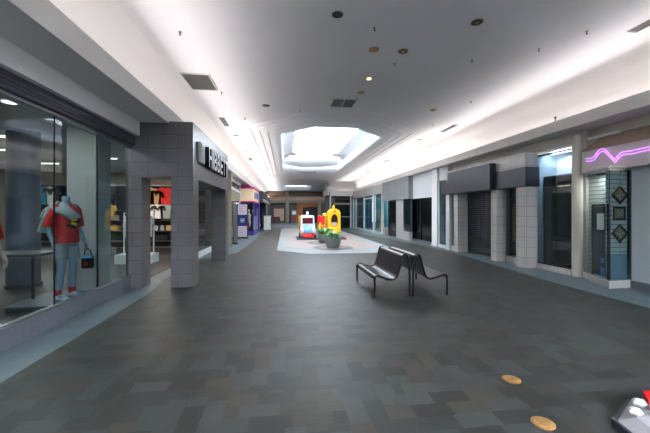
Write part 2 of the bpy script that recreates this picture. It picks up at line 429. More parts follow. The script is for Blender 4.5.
# cove lamps lying in the troughs
def cove(x, y0, y1, e, tilt, col=(1, .93, .88)):
    ld = bpy.data.lights.new('cove_lamp', 'AREA'); ld.shape = 'RECTANGLE'; ld.size = .06; ld.size_y = y1-y0; ld.energy = e*(y1-y0); ld.color = col
    lo = bpy.data.objects.new('cove_lamp', ld); lo.location = (x, (y0+y1)/2, 3.95 if x > 0 else 3.86); lo.rotation_euler = (PI, tilt, 0); COL.objects.link(lo); ld.spread = math.radians(105)
    l2 = bpy.data.lights.new('cove_glow', 'AREA'); l2.shape = 'RECTANGLE'; l2.size = .1; l2.size_y = y1-y0; l2.energy = e*(y1-y0)*.26; l2.color = col
    l3 = bpy.data.objects.new('cove_glow', l2); l3.location = (x, (y0+y1)/2, 3.83); l3.rotation_euler = (PI, 0, 0); COL.objects.link(l3)
cove(7.1, Y0, 12, COVE, -1.15, (1, .93, .92)); cove(7.1, 12, 33, COVE*1.8, -1.15, (1, .94, .9))
cove(-2.66, Y0, 12, COVE, 1.15, (1, .93, .92)); cove(-2.66, 12, YE, COVE*1.8, 1.15, (1, .94, .9))

# closing walls behind the camera and at the far end
struct(MB().box(-4, 9, Y0-.2, Y0, 0, 5).make('wall_rear', W['darkw']))

ll = bpy.data.lights.new('well_fill', 'AREA'); ll.shape = 'RECTANGLE'; ll.size = 2.6; ll.size_y = .06; ll.energy = 230; ll.color = (.85, .93, 1)  # added fill light, no real fitting, brightens the far slope of the well
lo_ = bpy.data.objects.new('well_fill', ll); lo_.location = (1.95, 22.35, 5.3); lo_.rotation_euler = (math.radians(84), 0, 0); COL.objects.link(lo_)
# ------------------------------------------------------------------ LEFT: sports shop window
GX = -3.3
sw = struct(MB().box(GX-.15, GX-.06, Y0, 7.46, 3.05, 3.43).make('wall_left.001', W['plaster']))
# white fascia above the window
struct(MB().box(-3.45, -3.1, Y0, 7.42, 3.29, 3.58).make('trim_20', W['plaster']))
# dark housing of rolling grille
g = thing('grille_housing', (GX, 2, 3.05), 'long navy ribbed housing of a rolling grille above the big left window', 'shutter housing')
mb = MB().extr([(GX-.05, 3.07), (GX+.1, 3.07), (GX+.1, 3.29), (GX-.05, 3.29)], 'y', Y0, 7.42)
mb.make('housing', W['navy'], g)
for z in (3.075, 3.13, 3.185, 3.24): bx('rib', W['navy'], g, GX+.1, GX+.112, Y0, 7.42, z, z+.04)
bx('track', W['steel'], g, GX+.0, GX+.05, Y0, 7.42, 3.03, 3.07)
# kick base and glass
struct(MB().box(GX-.12, GX+.02, Y0, 7.42, 0, .28).make('baseboard_left', W['kick']))
cuts = [Y0, -4, -1.5, .9, 3.3, 5.16, 6.26, 7.4]
for i in range(len(cuts)-1):
    w = struct(MB().box(GX-.03, GX-.018, cuts[i]+.004, cuts[i+1]-.004, .3, 3.05).make('window_%d' % (3+i), W['glass']))
    if i == 0: MB().box(GX-.05, GX, Y0, 7.42, .28, .305).make('window_sill', W['steel'], w)
    if i in (4, 5): MB().box(GX-.034, GX-.012, cuts[i+1]-.003, cuts[i+1]+.003, .3, 3.05).make('glazing_joint', W['black'], w)
# shop interior
SX0, SY1 = -11.5, 15.6
struct(MB().box(SX0-.2, SX0, Y0, SY1, 0, 3.5).make('wall_left.002', W['shopwall']))
struct(MB().box(SX0, -2.5, SY1, SY1+.15, 0, 3.6).make('wall_left.003', W['shopwall']))
struct(MB().box(SX0, GX-.12, Y0, SY1, 0, .01).make('floor.001', W['shopfloor']))
struct(MB().box(SX0, -3.36, Y0, SY1, 3.42, 3.5).make('ceiling.001', W['soffit']))
struct(MB().box(SX0, GX, Y0-.15, Y0, 0, 3.5).make('wall_left.004', W['dark']))

def column(name, lab, x0, x1, y0, y1, m, z1=3.42):
    t = thing(name, ((x0+x1)/2, (y0+y1)/2, .01), lab, 'pillar')
    bx('shaft', m, t, x0, x1, y0, y1, .11, z1); bx('plinth', m, t, x0-.02, x1+.02, y0-.02, y1+.02, .01, .11)
column('square_pillar', 'light grey square pillar inside the shop just behind the mannequin in red', -4.25, -3.72, 6.95, 7.5, W['greycol'])
t = thing('round_pillar', (-5.7, 7.9, .01), 'thick slate blue round pillar inside the shop left of the red shirt mannequin', 'pillar')
S(MB()).lathe([(.29, .1), (.29, 3.42)], (-5.7, 7.9, 0), 32).make('shaft', mat('slate_blue_pillar', (74, 84, 100), .7), t)
S(MB()).lathe([(.32, .01), (.32, .1)], (-5.7, 7.9, 0), 32).make('plinth', W['darkbase'], t)

# shop lamps
spots = [(-5.0, 4.6, 'round recessed shop downlight at the left edge of the big window'), (-4.35, 5.75, 'round recessed shop downlight straight above the shirted mannequin'), (-4.0, 7.1, 'round recessed shop downlight in front of the slate portal'),
         ]
P0 = thing('shop_downlight', (spots[0][0], spots[0][1], 3.42), spots[0][2], 'downlight', 'downlights in the sports shop')
S(MB()).lathe([(.13, 3.40), (.13, 3.42)], (spots[0][0], spots[0][1], 0), 24).make('trim_ring', W['white'], P0)
S(MB()).lathe([(.1, 3.392), (.1, 3.4)], (spots[0][0], spots[0][1], 0), 24).make('lens', W['lampw'], P0)
for s in spots[1:]: dup(P0, (s[0], s[1], 3.42), s[2])
trof = [(-6.2, 8.2, 'nearest'), (-7.6, 10.0, 'second'), (-8.6, 12.6, 'third'), (-6.0, 11.2, 'fourth'), (-9.9, 8.6, 'left'), (-4.6, 13.0, 'right')]
TL = ['long ceiling lamp in the shop over the gap beside the round pillar', 'long shop ceiling lamp one row behind the round pillar', 'long shop ceiling lamp close to the back wall of hanging shirts',
      'long shop ceiling lamp seen over the red shirt mannequin', 'long shop ceiling lamp at the far left edge of the picture', 'long shop ceiling lamp deep behind the slate portal']
x, y = trof[0][:2]
T0 = thing('strip_light', (x, y, 3.42), TL[0], 'ceiling lamp', 'strip lights in the sports shop')
bx('housing', W['white'], T0, x-.62, x+.62, y-.1, y+.1, 3.37, 3.42); bx('diffuser', W['lampw'], T0, x-.6, x+.6, y-.08, y+.08, 3.355, 3.37)
for k in range(1, 6): dup(T0, (trof[k][0], trof[k][1], 3.42), TL[k])
def area(name, loc, sx, sy, e, col=(1, 1, 1), rot=(0, 0, 0)):
    ld = bpy.data.lights.new(name, 'AREA'); ld.shape = 'RECTANGLE'; ld.size = sx; ld.size_y = sy; ld.energy = e; ld.color = col
    lo = bpy.data.objects.new(name, ld); lo.location = loc; lo.rotation_euler = rot; COL.objects.link(lo); return lo
for k in range(6): area('strip_lamp', (trof[k][0], trof[k][1], 3.34), 1.2, .16, 85, (1, .93, .85))
for s in spots: area('spot_lamp', (s[0], s[1], 3.38), .16, .16, 32, (1, .97, .93))

# ---- garments on hangers
def shirt_mb(x, y, z, w, h, d=.09):
    """a shirt outline with sleeves and neck cut, extruded with real thickness; z is the shoulder height"""
    q = [(-.13, 0), (-.08, -.04), (.08, -.04), (.13, 0), (.5, -.1), (.62, -.42), (.46, -.48), (.38, -.34), (.38, -1), (-.38, -1), (-.38, -.34), (-.46, -.48), (-.62, -.42), (-.5, -.1)]
    return [(x+a*w, z+b*h) for a, b in q]
def hung(name, x, y, z, w, h, m, lab, cat, group=None, facing='y'):
    t = thing(name, (x, y, z), lab, cat, group)
    mb = MB().extr(shirt_mb(x, y, z-.04, w, h), 'y', y-.04, y+.04); mb.make('garment', m, t, .015)
    S(MB()).tube([(x-w*.3, y, z-.06), (x, y, z), (x, y, z+.05), (x+.03, y, z+.09), (x, y, z+.11)], .006, 6).make('hanger', W['steel'], t)
    return t
# wall of racks on the back wall
rk = thing('display_shelving', (-7.5, 15.3, 0), 'long black slotted wall shelving across the back of the sports shop', 'shelving')
bx('back_panel', W['dark'], rk, -11.4, -3.4, 15.5, 15.58, .1, 2.85)
for z in (.35, .8, 1.25, 1.7): bx('shelf', W['ventdark'], rk, -11.4, -3.4, 15.15, 15.5, z, z+.03)
bx('rail', W['steel'], rk, -11.4, -3.4, 15.2, 15.23, 2.8, 2.83)
names = [('teal', 'turquoise'), ('whitec', 'white'), ('blk', 'black'), ('tan', 'tan'), ('red', 'red'), ('navyc', 'navy'), ('orange', 'orange')]
def back_x(px): # where on the back wall a sight line from the camera falls
    a = (px-325)/325.; yw = math.atan(40/325); rx = math.sin(yw)+a*math.cos(yw); ry = math.cos(yw)-a*math.sin(yw); return rx/ry*15.2
sh = [(-10.9, 'whitec', 'white shirt hanging on the back wall left of the round pillar'), (back_x(44), 'teal', 'turquoise shirt hanging high on the back wall of the shop'),
      (back_x(55), 'whitec', 'white shirt hanging right of the turquoise shirt on the back wall'), (back_x(62), 'blk', 'black shirt hanging behind the neck of the red shirt mannequin'),
      (back_x(68), 'navyc', 'blue shirt hanging just behind the mannequin neck, on the back wall'), (back_x(150), 'tan', 'tan shirt at the left edge of the view through the portal'),
      (back_x(157), 'tan', 'large tan shirt hung in the middle of the portal opening'), (back_x(166), 'red', 'red shirt hung on the back wall, seen through the portal'),
      (back_x(109), 'blk', 'black shirt on the back wall between the grey pillar and the portal')]
for i, (x, m, lab) in enumerate(sh):
    hung('hanging_shirt', x, 15.06, 2.78 if i != 6 else 2.66, .66, .84, W[m], lab, 'shirt', 'shirts on the shop back wall')
for i, (px, m, lab) in enumerate([(4, 'orange', 'orange shirt in the lower row at the far left edge of the shop'), (48, 'blk', 'black shirt in the lower row under the turquoise one'), (60, 'navyc', 'navy shirt in the lower row left of the mannequin shoulder'),
        (104, 'blk', 'black shirt in the lower row right of the grey pillar'), (111, 'tan', 'tan shirt in the lower row beside the yellow top'), (152, 'whitec', 'white shirt in the lower row at left of the portal opening'),
        (160, 'whitec', 'white shirt in the lower row under the large tan shirt'), (167, 'greycloth', 'grey shirt in the lower row under the red shirt')]):
    hung('hanging_shirt', back_x(px), 15.02, 2.02, .56, .62, W[m], lab, 'shirt', 'shirts on the shop back wall')
# folded stacks of clothes and boxes on shelves, individually seen through the portal
rnd = random.Random(3)
cl = ['blk', 'whitec', 'navyc', 'red', 'greycloth', 'blk', 'tan', 'palecloth']
cn = ['black', 'white', 'navy', 'red', 'grey', 'black', 'tan', 'pale grey']
base = None
for (pxs, z, row) in (([30, 41, 52, 60], 1.28, 'upper'), ([100, 107, 114, 150, 156, 162, 168], .83, 'middle'), ([102, 112, 151, 158, 165], 1.28, 'upper'), ([155, 163], .38, 'lowest')):
    for k, px in enumerate(pxs):
        x = back_x(px); c = rnd.randrange(8)
        where = 'left of the shirted mannequin' if px < 70 else ('between the pillar and the portal' if px < 130 else 'in the portal opening')
        nth = ['first', 'second', 'third', 'fourth', 'fifth', 'sixth', 'seventh'][k]
        mb = MB()
        for q in range(4): mb.box(x-.17+rnd.uniform(-.01, .01), x+.17, 15.2, 15.46, z+.002+q*.055, z+.05+q*.055)
        o = mb.make('folded_shirts', W[cl[c]]); tag(o, '%s folded shirts, %s shelf, %s from left %s' % (cn[c], row, nth, where), 'clothes', 'folded clothes on the wall shelves')
# tall white framed rack seen through the portal
t = thing('garment_rack', (-4.7, 11.2, .01), 'white tube frame clothes rack on the shop floor behind the portal', 'clothes rack')
mb = S(MB())
for x in (-5.15, -4.25): mb.tube([(x, 11.2, .3), (x, 11.2, 1.62)], .025, 8)
mb.tube([(-5.15, 11.2, 1.62), (-4.25, 11.2, 1.62)], .022, 8); mb.tube([(-5.15, 11.2, 1.1), (-4.25, 11.2, 1.1)], .018, 8)
mb.make('frame', W['wframe'], t); bx('base', W['wframe'], t, -5.3, -4.2, 10.9, 11.5, .01, .3)
for i, (x, m, c) in enumerate([(-5.0, 'whitec', 'white'), (-4.85, 'blk', 'black'), (-4.7, 'palecloth', 'pale grey'), (-4.55, 'blk', 'black'), (-4.4, 'whitec', 'white')]):
    mb = MB().extr([(11.2+a*.5, 1.56+b*.72) for a, b in [(-.13, 0), (.13, 0), (.5, -.1), (.62, -.42), (.4, -.4), (.38, -1), (-.38, -1), (-.4, -.4), (-.62, -.42), (-.5, -.1)]], 'x', x-.03, x+.03)
    o = mb.make('rack_shirt', W[m], None, .01); tag(o, '%s shirt on the white tube rack, number %s along the rail' % (c, ['one', 'two', 'three', 'four', 'five'][i]), 'shirt', 'shirts on the white tube rack')
# black round rack further back with pale garments
t = thing('black_rack', (-5.6, 13.3, .01), 'black clothes rack on the shop floor behind the white rack', 'clothes rack')
mb = S(MB())
for x in (-6.1, -5.1): mb.tube([(x, 13.3, .01), (x, 13.3, 1.4)], .02, 8); mb.tube([(x, 13.0, .03), (x, 13.6, .03)], .02, 8)
mb.tube([(-6.1, 13.3, 1.4), (-5.1, 13.3, 1.4)], .02, 8); mb.make('frame', W['black'], t)
for i, (m, c) in enumerate([('palecloth', 'pale blue'), ('blk', 'black'), ('greycloth', 'grey'), ('palecloth', 'pale blue'), ('navyc', 'navy'), ('blk', 'black')]):
    x = -6.0+i*.16
    mb = MB().extr([(13.3+a*.5, 1.36+b*.7) for a, b in [(-.13, 0), (.13, 0), (.5, -.1), (.62, -.42), (.4, -.4), (.38, -1), (-.38, -1), (-.4, -.4), (-.62, -.42), (-.5, -.1)]], 'x', x-.03, x+.03)
    o = mb.make('rack_shirt', W[m], None, .01); tag(o, '%s top on the black rack behind the portal, %s along its rail' % (c, ['first', 'second', 'third', 'fourth', 'fifth', 'sixth'][i]), 'shirt', 'tops on the black rack')
# yellow jacket form and white cabinet seen through the right pane
t = thing('yellow_jacket', (-5.2, 9.2, 1.2), 'yellow sports top hung on a stand behind the narrow right pane', 'jacket')
MB().extr(shirt_mb(-4.9, 9.2, 1.75, .34, .62), 'y', 9.15, 9.25).make('garment', W['yellow'], t, .015)
S(MB()).tube([(-4.9, 9.2, .01), (-4.9, 9.2, 1.8)], .015, 8).make('pole', W['steel'], t)
t = thing('display_plinth', (-4.75, 8.6, .01), 'white display plinth behind the right pane beside the slate portal', 'plinth')
bx('body', W['wframe'], t, -5.2, -4.75, 8.5, 8.9, .01, .95, bevel=.01); bx('top', W['white'], t, -5.25, -4.7, 8.45, 8.95, .95, .99)
for i in range(3):
    o = MB().box(-5.18+i*.14, -5.06+i*.14, 8.55, 8.85, .992, 1.1+.04*(i % 2)).make('shoe_box', W[['bluep', 'white', 'navyc'][i]], None, .004)
    tag(o, '%s shoe box on the white display plinth' % ['light blue', 'white', 'navy'][i], 'box', 'shoe boxes on the plinth')
# display table left
t = thing('display_table', (-5.3, 6.4, .01), 'low display table with black top behind the left panes', 'table')
bx('top', W['black'], t, -5.6, -4.35, 6.3, 7.0, .86, .9)
for a in (-5.55, -4.45):
    for b in (6.35, 6.95): bx('leg', W['black'], t, a, a+.03, b-.015, b+.015, .01, .86)

# ---- mannequins
def skin_body(name, verts, edges, radii, m, root=0, parent=None, subdiv=2):
    me = bpy.data.meshes.new(name); me.from_pydata(verts, edges, [])
    o = bpy.data.objects.new(name, me); COL.objects.link(o)
    sk = o.modifiers.new('skin', 'SKIN'); sk.use_smooth_shade = True
    for i, r in enumerate(radii):
        sv = me.skin_vertices[0].data[i]; sv.radius = (r, r) if not isinstance(r, tuple) else r
        sv.use_root = (i == root)
    sb = o.modifiers.new('sub', 'SUBSURF'); sb.levels = subdiv; sb.render_levels = subdiv
    dg = bpy.context.evaluated_depsgraph_get(); dg.update()
    nm = bpy.data.meshes.new_from_object(o.evaluated_get(dg)); nm.name = name
    o.modifiers.clear(); o.data = nm; bpy.data.meshes.remove(me)
    nm.materials.clear(); nm.materials.append(m)
    for p in nm.polygons: p.use_smooth = True
    if parent is not None: o.parent = parent
    return o
def ovals(secs, n=20):
    """loft rings (cx, cy, z, rx, ry)"""
    return [[(c+rx*math.cos(2*PI*i/n), d+ry*math.sin(2*PI*i/n), z) for i in range(n)] for c, d, z, rx, ry in secs]
def tilt_tube(p, q, r0, r1, n=14):
    return S(MB()).tube([p, tuple((Vector(p)*2+Vector(q))/3), tuple((Vector(p)+Vector(q)*2)/3), q], [r0, r0+(r1-r0)/3, r0+(r1-r0)*2/3, r1], n)
def mannequin(name, loc, rz, lab, shirt, shorts, skin, head=False):
    """local frame: faces +x, z up from the sole"""
    root = thing(name, loc, lab, 'mannequin', None)
    V = [(0, 0, .98), (0, 0, 1.12), (0, 0, 1.30), (-.01, 0, 1.44), (0, 0, 1.54), (.005, 0, 1.60),
         (0, .10, .93), (.01, .11, .72), (.02, .12, .50), (-.02, .125, .30), (-.02, .13, .08), (.05, .14, .045), (.16, .15, .035),
         (0, -.10, .93), (.03, -.11, .72), (.05, -.12, .50), (.02, -.125, .30), (.0, -.13, .08), (.07, -.14, .045), (.18, -.15, .035),
         (-.01, .15, 1.45), (-.02, .215, 1.38), (-.05, .25, 1.20), (-.02, .27, 1.08), (.06, .28, .92), (.09, .285, .86),
         (-.01, -.15, 1.45), (-.02, -.215, 1.38), (-.05, -.25, 1.20), (-.02, -.27, 1.08), (.08, -.28, .92), (.11, -.285, .86)]
    E = [(0,1),(1,2),(2,3),(3,4),(4,5),(0,6),(6,7),(7,8),(8,9),(9,10),(10,11),(11,12),(0,13),(13,14),(14,15),(15,16),(16,17),(17,18),(18,19),
         (3,20),(20,21),(21,22),(22,23),(23,24),(24,25),(3,26),(26,27),(27,28),(28,29),(29,30),(30,31)]
    R = [(.12,.13),(.10,.12),(.12,.15),(.1,.13),.055,.052, .095,.082,.058,.06,.04,.045,.03, .095,.082,.058,.06,.04,.045,.03,
         .07,.055,.043,.038,.028,.03, .07,.055,.043,.038,.028,.03]
    # fingers
    for side, wrist in ((1, 25), (-1, 31)):
        wx, wy, wz = V[wrist]
        for k, (dx, L_) in enumerate([(-.028, .075), (-.01, .088), (.009, .083), (.026, .068)]):
            i0 = len(V)
            V += [(wx+dx, wy, wz-.03), (wx+dx+.004, wy-side*.004, wz-.03-L_*.5), (wx+dx+.0, wy-side*.02, wz-.03-L_)]
            E += [(wrist, i0), (i0, i0+1), (i0+1, i0+2)]; R += [.0095, .009, .0075]
        i0 = len(V); V += [(wx+.04, wy-side*.01, wz-.01), (wx+.055, wy-side*.02, wz-.05)]; E += [(wrist, i0), (i0, i0+1)]; R += [.011, .009]
    skin_body('body', V, E, R, skin, 0, root)
    def cloth(nm, mb, m): 
        me_o = mb
        o = me_o.make(nm, m, None); o.parent = root; return o
    # neck cap
    mb = S(MB()); mb.loft(ovals([(.0, 0, 1.57, .058, .058), (.0, 0, 1.63, .055, .055), (.0, 0, 1.64, .04, .04)]), True, True); cloth('neck_cap', mb, skin)
    mb = S(MB())
    mb.loft(ovals([(0, 0, .90, .165, .215), (0, 0, 1.05, .150, .195), (0, 0, 1.2, .155, .2), (0, 0, 1.33, .16, .215), (-.005, 0, 1.42, .14, .215), (-.005, 0, 1.475, .105, .15), (0, 0, 1.51, .07, .08)]), True, False)
    for s in (1, -1):
        mb.tube([(-.01, s*.13, 1.45), (-.02, s*.20, 1.40), (-.035, s*.24, 1.28), (-.045, s*.262, 1.16)], [.085, .085, .082, .09], 14, False)
    cloth('shirt', mb, shirt)
    mb = S(MB()); mb.loft(ovals([(0, 0, 1.0, .14, .185), (0, 0, .9, .14, .185), (0, 0, .84, .12, .17)]), True, False)
    for s in (1, -1): mb.tube([(0, s*.095, .9), (.01, s*.103, .78), (.018, s*.112, .64)], [.095, .1, .1], 14, False)
    cloth('shorts', mb, shorts)
    for s, fx in ((1, 0), (-1, .02)):
        y = s*.13
        mb = S(MB()).tube([(fx-.02, y, .07), (fx-.02, y, .13), (fx-.018, y, .17)], [.05, .052, .056], 14, False); cloth('sock', mb, W['red'])
        rings = []
        for t_, w_, h_ in [(-.09, .03, .05), (-.07, .045, .085), (-.02, .05, .1), (.04, .05, .085), (.11, .052, .06), (.17, .048, .045), (.205, .025, .03)]:
            rings.append([(fx+t_+.01, y+w_*math.cos(2*PI*k/12), max(.0, h_*.5+h_*.55*math.sin(2*PI*k/12))) for k in range(12)])
        mb = S(MB()).loft(rings, True, True); cloth('shoe', mb, W['shoe'])
    root.rotation_euler.z = rz
    return root
pl = thing('display_platform', (-4.05, 6.45, .01), 'low dark grey display platform under the red shirt mannequin', 'platform')
bx('body', W['darkbase'], pl, -4.5, -3.5, 5.85, 6.9, .01, .09, bevel=.01); bx('top', W['kick'], pl, -4.52, -3.48, 5.83, 6.92, .09, .11)
mq = mannequin('mannequin', (-3.88, 6.32, .11), -.35, 'headless blue grey mannequin in a red shirt and grey shorts in the shop window', W['red'], W['greycloth'], W['mann'])
mq.scale = (1.08, 1.03, 1.11)
# printed emblem on the shirt front, towel over the shoulder (children of the figure, local frame)
def child(nm, mb, m, root):
    o = mb.make(nm, m, None); o.parent = root; return o
mb = MB(); 
for (y0, z0, a, w, h) in [(0.02, 1.30, .5, .09, .022), (-.02, 1.24, -.5, .1, .02), (.03, 1.2, .6, .1, .02), (-.03, 1.16, -.3, .08, .018)]:
    mb.obox(Matrix.Translation((.161, y0, z0)) @ Matrix.Rotation(a, 4, 'X'), .006, w, h)
child('black_print', mb, W['blk'], mq)
mb = MB()
for (y0, z0, a, w, h) in [(0.0, 1.27, .2, .05, .025), (.0, 1.2, -.3, .05, .022)]:
    mb.obox(Matrix.Translation((.165, y0, z0)) @ Matrix.Rotation(a, 4, 'X'), .005, w, h)
child('yellow_print', mb, W['yellow'], mq)
mb = S(MB())
for k in range(5):
    o_y = -.10-.035*k
    mb.tube([(-.16, o_y-.03, 1.22+.02*k), (-.13, o_y-.01, 1.40), (-.03, o_y+.0, 1.53-.03*k*.6), (.08, o_y+.03, 1.48-.02*k), (.155, o_y+.10, 1.38-.01*k), (.17, o_y+.20, 1.31-.01*k)], [.03, .032, .034, .034, .03, .026], 8)
child('draped_hoodie', mb, W['palecloth'], mq)
mb = S(MB())
mb.tube([(-.12, -.30, 1.08), (-.06, -.285, 1.25), (-.03, -.24, 1.42), (.0, -.12, 1.545)], [.06, .06, .05, .03], 8)
child('grey_sleeve', mb, W['greycloth'], mq)
mannequin('mannequin.001', (-3.98, 4.72, .12), -.3, 'mannequin in a red top cut off by the left edge, pale feet near the glass', W['red'], W['navyc'], W['skin'])
pl2 = thing('display_platform', (-4, 4.7, .01), 'low display platform at the left edge under the cut off mannequin', 'platform')
bx('body', W['darkbase'], pl2, -4.4, -3.6, 4.2, 5.1, .01, .12, bevel=.01)
# bag held
c, s = math.cos(-.35), math.sin(-.35)
hx, hy = .11, .305
bxw = (-3.88+c*hx*1.08-s*hy*1.03, 6.32+s*hx*1.08+c*hy*1.03)
t = thing('hand_bag', (bxw[0], bxw[1], .66), 'small black bag with blue rim hanging from the mannequin hand', 'bag')
MB().box(bxw[0]-.09, bxw[0]+.09, bxw[1]-.06, bxw[1]+.06, .60, .80).make('body', W['blk'], t, .025)
MB().box(bxw[0]-.085, bxw[0]+.085, bxw[1]-.055, bxw[1]+.055, .78, .85).make('lid', W['bluep'], t, .02)
S(MB()).tube([(bxw[0]-.06, bxw[1], .84), (bxw[0]-.05, bxw[1], .93), (bxw[0], bxw[1], .965), (bxw[0]+.05, bxw[1], .93), (bxw[0]+.06, bxw[1], .84)], .01, 8).make('handle', W['blk'], t)
MB().box(bxw[0]-.03, bxw[0]+.03, bxw[1]-.066, bxw[1]-.06, .66, .72).make('badge', W['red'], t)

# ------------------------------------------------------------------ slate portal with sign
pt = thing('entrance_portal', (-2.7, 7.5, 0), 'tall slate tiled portal framing the sports shop entrance', 'portal')
PX0, PX1, PY0, PY1 = -3.38, -2.0, 7.42, 11.8
def pier(x0, x1, y0, y1): bx('pier', W['slate'], pt, x0, x1, y0, y1, 0, 2.4)
pier(PX0, -3.06, PY0, PY0+.46); pier(-2.46, PX1, PY0, PY0+.46); pier(-2.46, PX1, PY1-.46, PY1)
MB().box(PX0, PX1, PY0, PY0+.46, 2.4, 3.62).box(-2.46, PX1, PY0+.46, PY1, 2.4, 3.62).make('lintel', W['slate'], pt)
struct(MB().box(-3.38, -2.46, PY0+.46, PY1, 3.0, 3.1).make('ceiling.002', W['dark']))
bx('door_1', W['black'], None, -3.36, -3.28, 7.9, 7.96, 0, 2.4)['kind'] = 'structure'
# shop wall line behind portal: entrance then glass
w = struct(MB().box(-3.1, -3.085, 10.3, 15.6, .2, 2.95).make('window_9', W['glass']))
MB().box(-3.14, -3.04, 10.26, 15.6, 0, .2).make('window_sill', W['wframe'], w)
MB().box(-3.13, -3.05, 10.22, 10.3, 0, 2.95).box(-3.13, -3.05, 15.5, 15.6, .2, 2.95).make('window_frame', W['wframe'], w)
struct(MB().box(-3.35, -3.04, 7.88, 15.75, 2.95, SOF).make('wall_left.005', W['plaster']))
# sign: icon and seven letters on portal side, reading from near to far
FONT = bpy.data.curves.new('f', 'FONT').font
def letter_mesh(ch, size, depth, bold=.012, xs=1.0):
    cu = bpy.data.curves.new('l', 'FONT'); cu.body = ch; cu.size = size; cu.extrude = depth/2; cu.offset = bold
    cu.align_x = 'LEFT'
    o = bpy.data.objects.new('tmp', cu); COL.objects.link(o)
    dg = bpy.context.evaluated_depsgraph_get(); dg.update()
    me = bpy.data.meshes.new_from_object(o.evaluated_get(dg))
    bpy.data.objects.remove(o); bpy.data.curves.remove(cu)
    return me
sg = thing('shop_sign', (-1.94, 9.9, 3.0), 'HIBBETT sign in black block letters on the slate portal side', 'sign')
face, side = mat('letter_face', (34, 36, 40), .3), W['black']
lface = mat('letter_white_edge', (206, 210, 212), .4)
y = 8.42
for ch in 'HIBBETT':
    me = letter_mesh(ch, .66, .12, .014)
    xs = [v.co.x for v in me.vertices]; ys = [v.co.y for v in me.vertices]
    wdt = max(xs)-min(xs); hgt = max(ys)-min(ys)
    tw = .12 if ch == 'I' else .365
    for v in me.vertices:
        X = (v.co.x-min(xs))/wdt*tw; Y = (v.co.y-min(ys) if False else v.co.y)/hgt*.5; Z = v.co.z
        v.co = (Z-.0, X, Y)            # text x -> world y, text y -> world z, depth -> world x
    mn = min(v.co.z for v in me.vertices)
    for v in me.vertices: v.co.z -= mn
    for v in me.vertices: v.co.y += y-9.9; v.co.z += 2.78-3.0; v.co.x += .0
    me.materials.clear(); me.materials.append(W['black']); me.materials.append(lface)
    for p in me.polygons: p.material_index = 1 if abs(p.normal.x) > .7 or True and p.area > 0 and abs(p.normal.x) > .7 else 0
    o = bpy.data.objects.new('letter', me); COL.objects.link(o); o.parent = sg
    y += tw+.055
MB().box(-1.998, -1.93, 7.78, 8.2, 2.8, 3.28).make('emblem_block', W['greycol'], sg, .02)
MB().box(-1.93, -1.92, 7.82, 8.16, 2.83, 3.25).make('emblem_face', mat('emblem_grey_green', (120, 134, 132), .4), sg)
mb = MB()
for (a, b, c0, d) in [(7.88, 7.94, 2.88, 3.2), (8.04, 8.1, 2.88, 3.2), (7.94, 8.04, 3.01, 3.07)]: mb.box(-1.92, -1.915, a, b, c0, d)
mb.make('emblem_letter', W['greycol'], sg)

# ------------------------------------------------------------------ LEFT far storefronts
struct(MB().box(-3.6, -3.3, 15.75, YE, 0, 5).make('wall_left.006', W['shopwall']))
t = thing('glazed_shopfront', (-2.75, 15.8, 0), 'white framed empty glass shopfront just past the slate portal', 'shopfront')
bx('post', W['wframe'], t, -2.82, -2.68, 15.8, 15.94, 0, 3.3); bx('post', W['wframe'], t, -3.1, -3.0, 22.5, 22.62, 0, 3.5)
pane('transom', (-2.77, 15.9), (-3.05, 22.5), 2.9, 3.02, W['wframe'], t, .08)
pane('header', (-2.77, 15.8), (-3.05, 22.6), 3.4, 3.57, W['wframe'], t, .12)
pane('pane', (-2.77, 15.94), (-3.05, 22.5), .05, 2.9, W['glass'], t)
area('shop_lamp', (-3.1, 18, 3.35), .15, 3, 60, (1, .9, .75))
# leaning dark board
t = thing('upright_panel', (-2.62, 17.2, 0), 'tall narrow dark grey board standing by the white shopfront post', 'board')
MB().extr([(-2.62, .06), (-2.72, 2.1), (-2.66, 2.12), (-2.56, .06)], 'y', 17.0, 18.4).make('panel', mat('dark_taupe_board', (66, 64, 66), .5), t)
bx('foot', W['black'], t, -2.74, -2.42, 16.98, 17.2, 0, .06)
# mall sign stand
t = thing('poster_stand', (-2.6, 20.6, 0), 'tall black poster stand with a navy panel between two pale panels', 'sign stand')
bx('frame', W['black'], t, -2.92, -2.3, 20.55, 20.65, 0.04, 2.17); bx('foot', W['black'], t, -2.98, -2.24, 20.4, 20.8, 0, .04)
bx('upper_poster', W['lavender'], t, -2.88, -2.34, 20.535, 20.55, 1.48, 2.12)
bx('middle_poster', W['navyposter'], t, -2.88, -2.34, 20.535, 20.55, .82, 1.44)
bx('lower_poster', W['lavender'], t, -2.88, -2.34, 20.535, 20.55, .12, .78)
mb = MB()
for k in range(3): mb.box(-2.75+.02*k, -2.47-.02*k, 20.53, 20.535, 1.2-k*.09, 1.235-k*.09)
mb.make('lettering', W['white'], t)
mb = MB()
for k in range(4): mb.box(-2.8+.05*(k % 2), -2.45, 20.53, 20.535, .6-k*.12, .62-k*.12); mb.box(-2.8, -2.45-.06*(k % 2), 20.53, 20.535, 1.98-k*.12, 2.0-k*.12)
mb.make('red_print', W['red'], t)
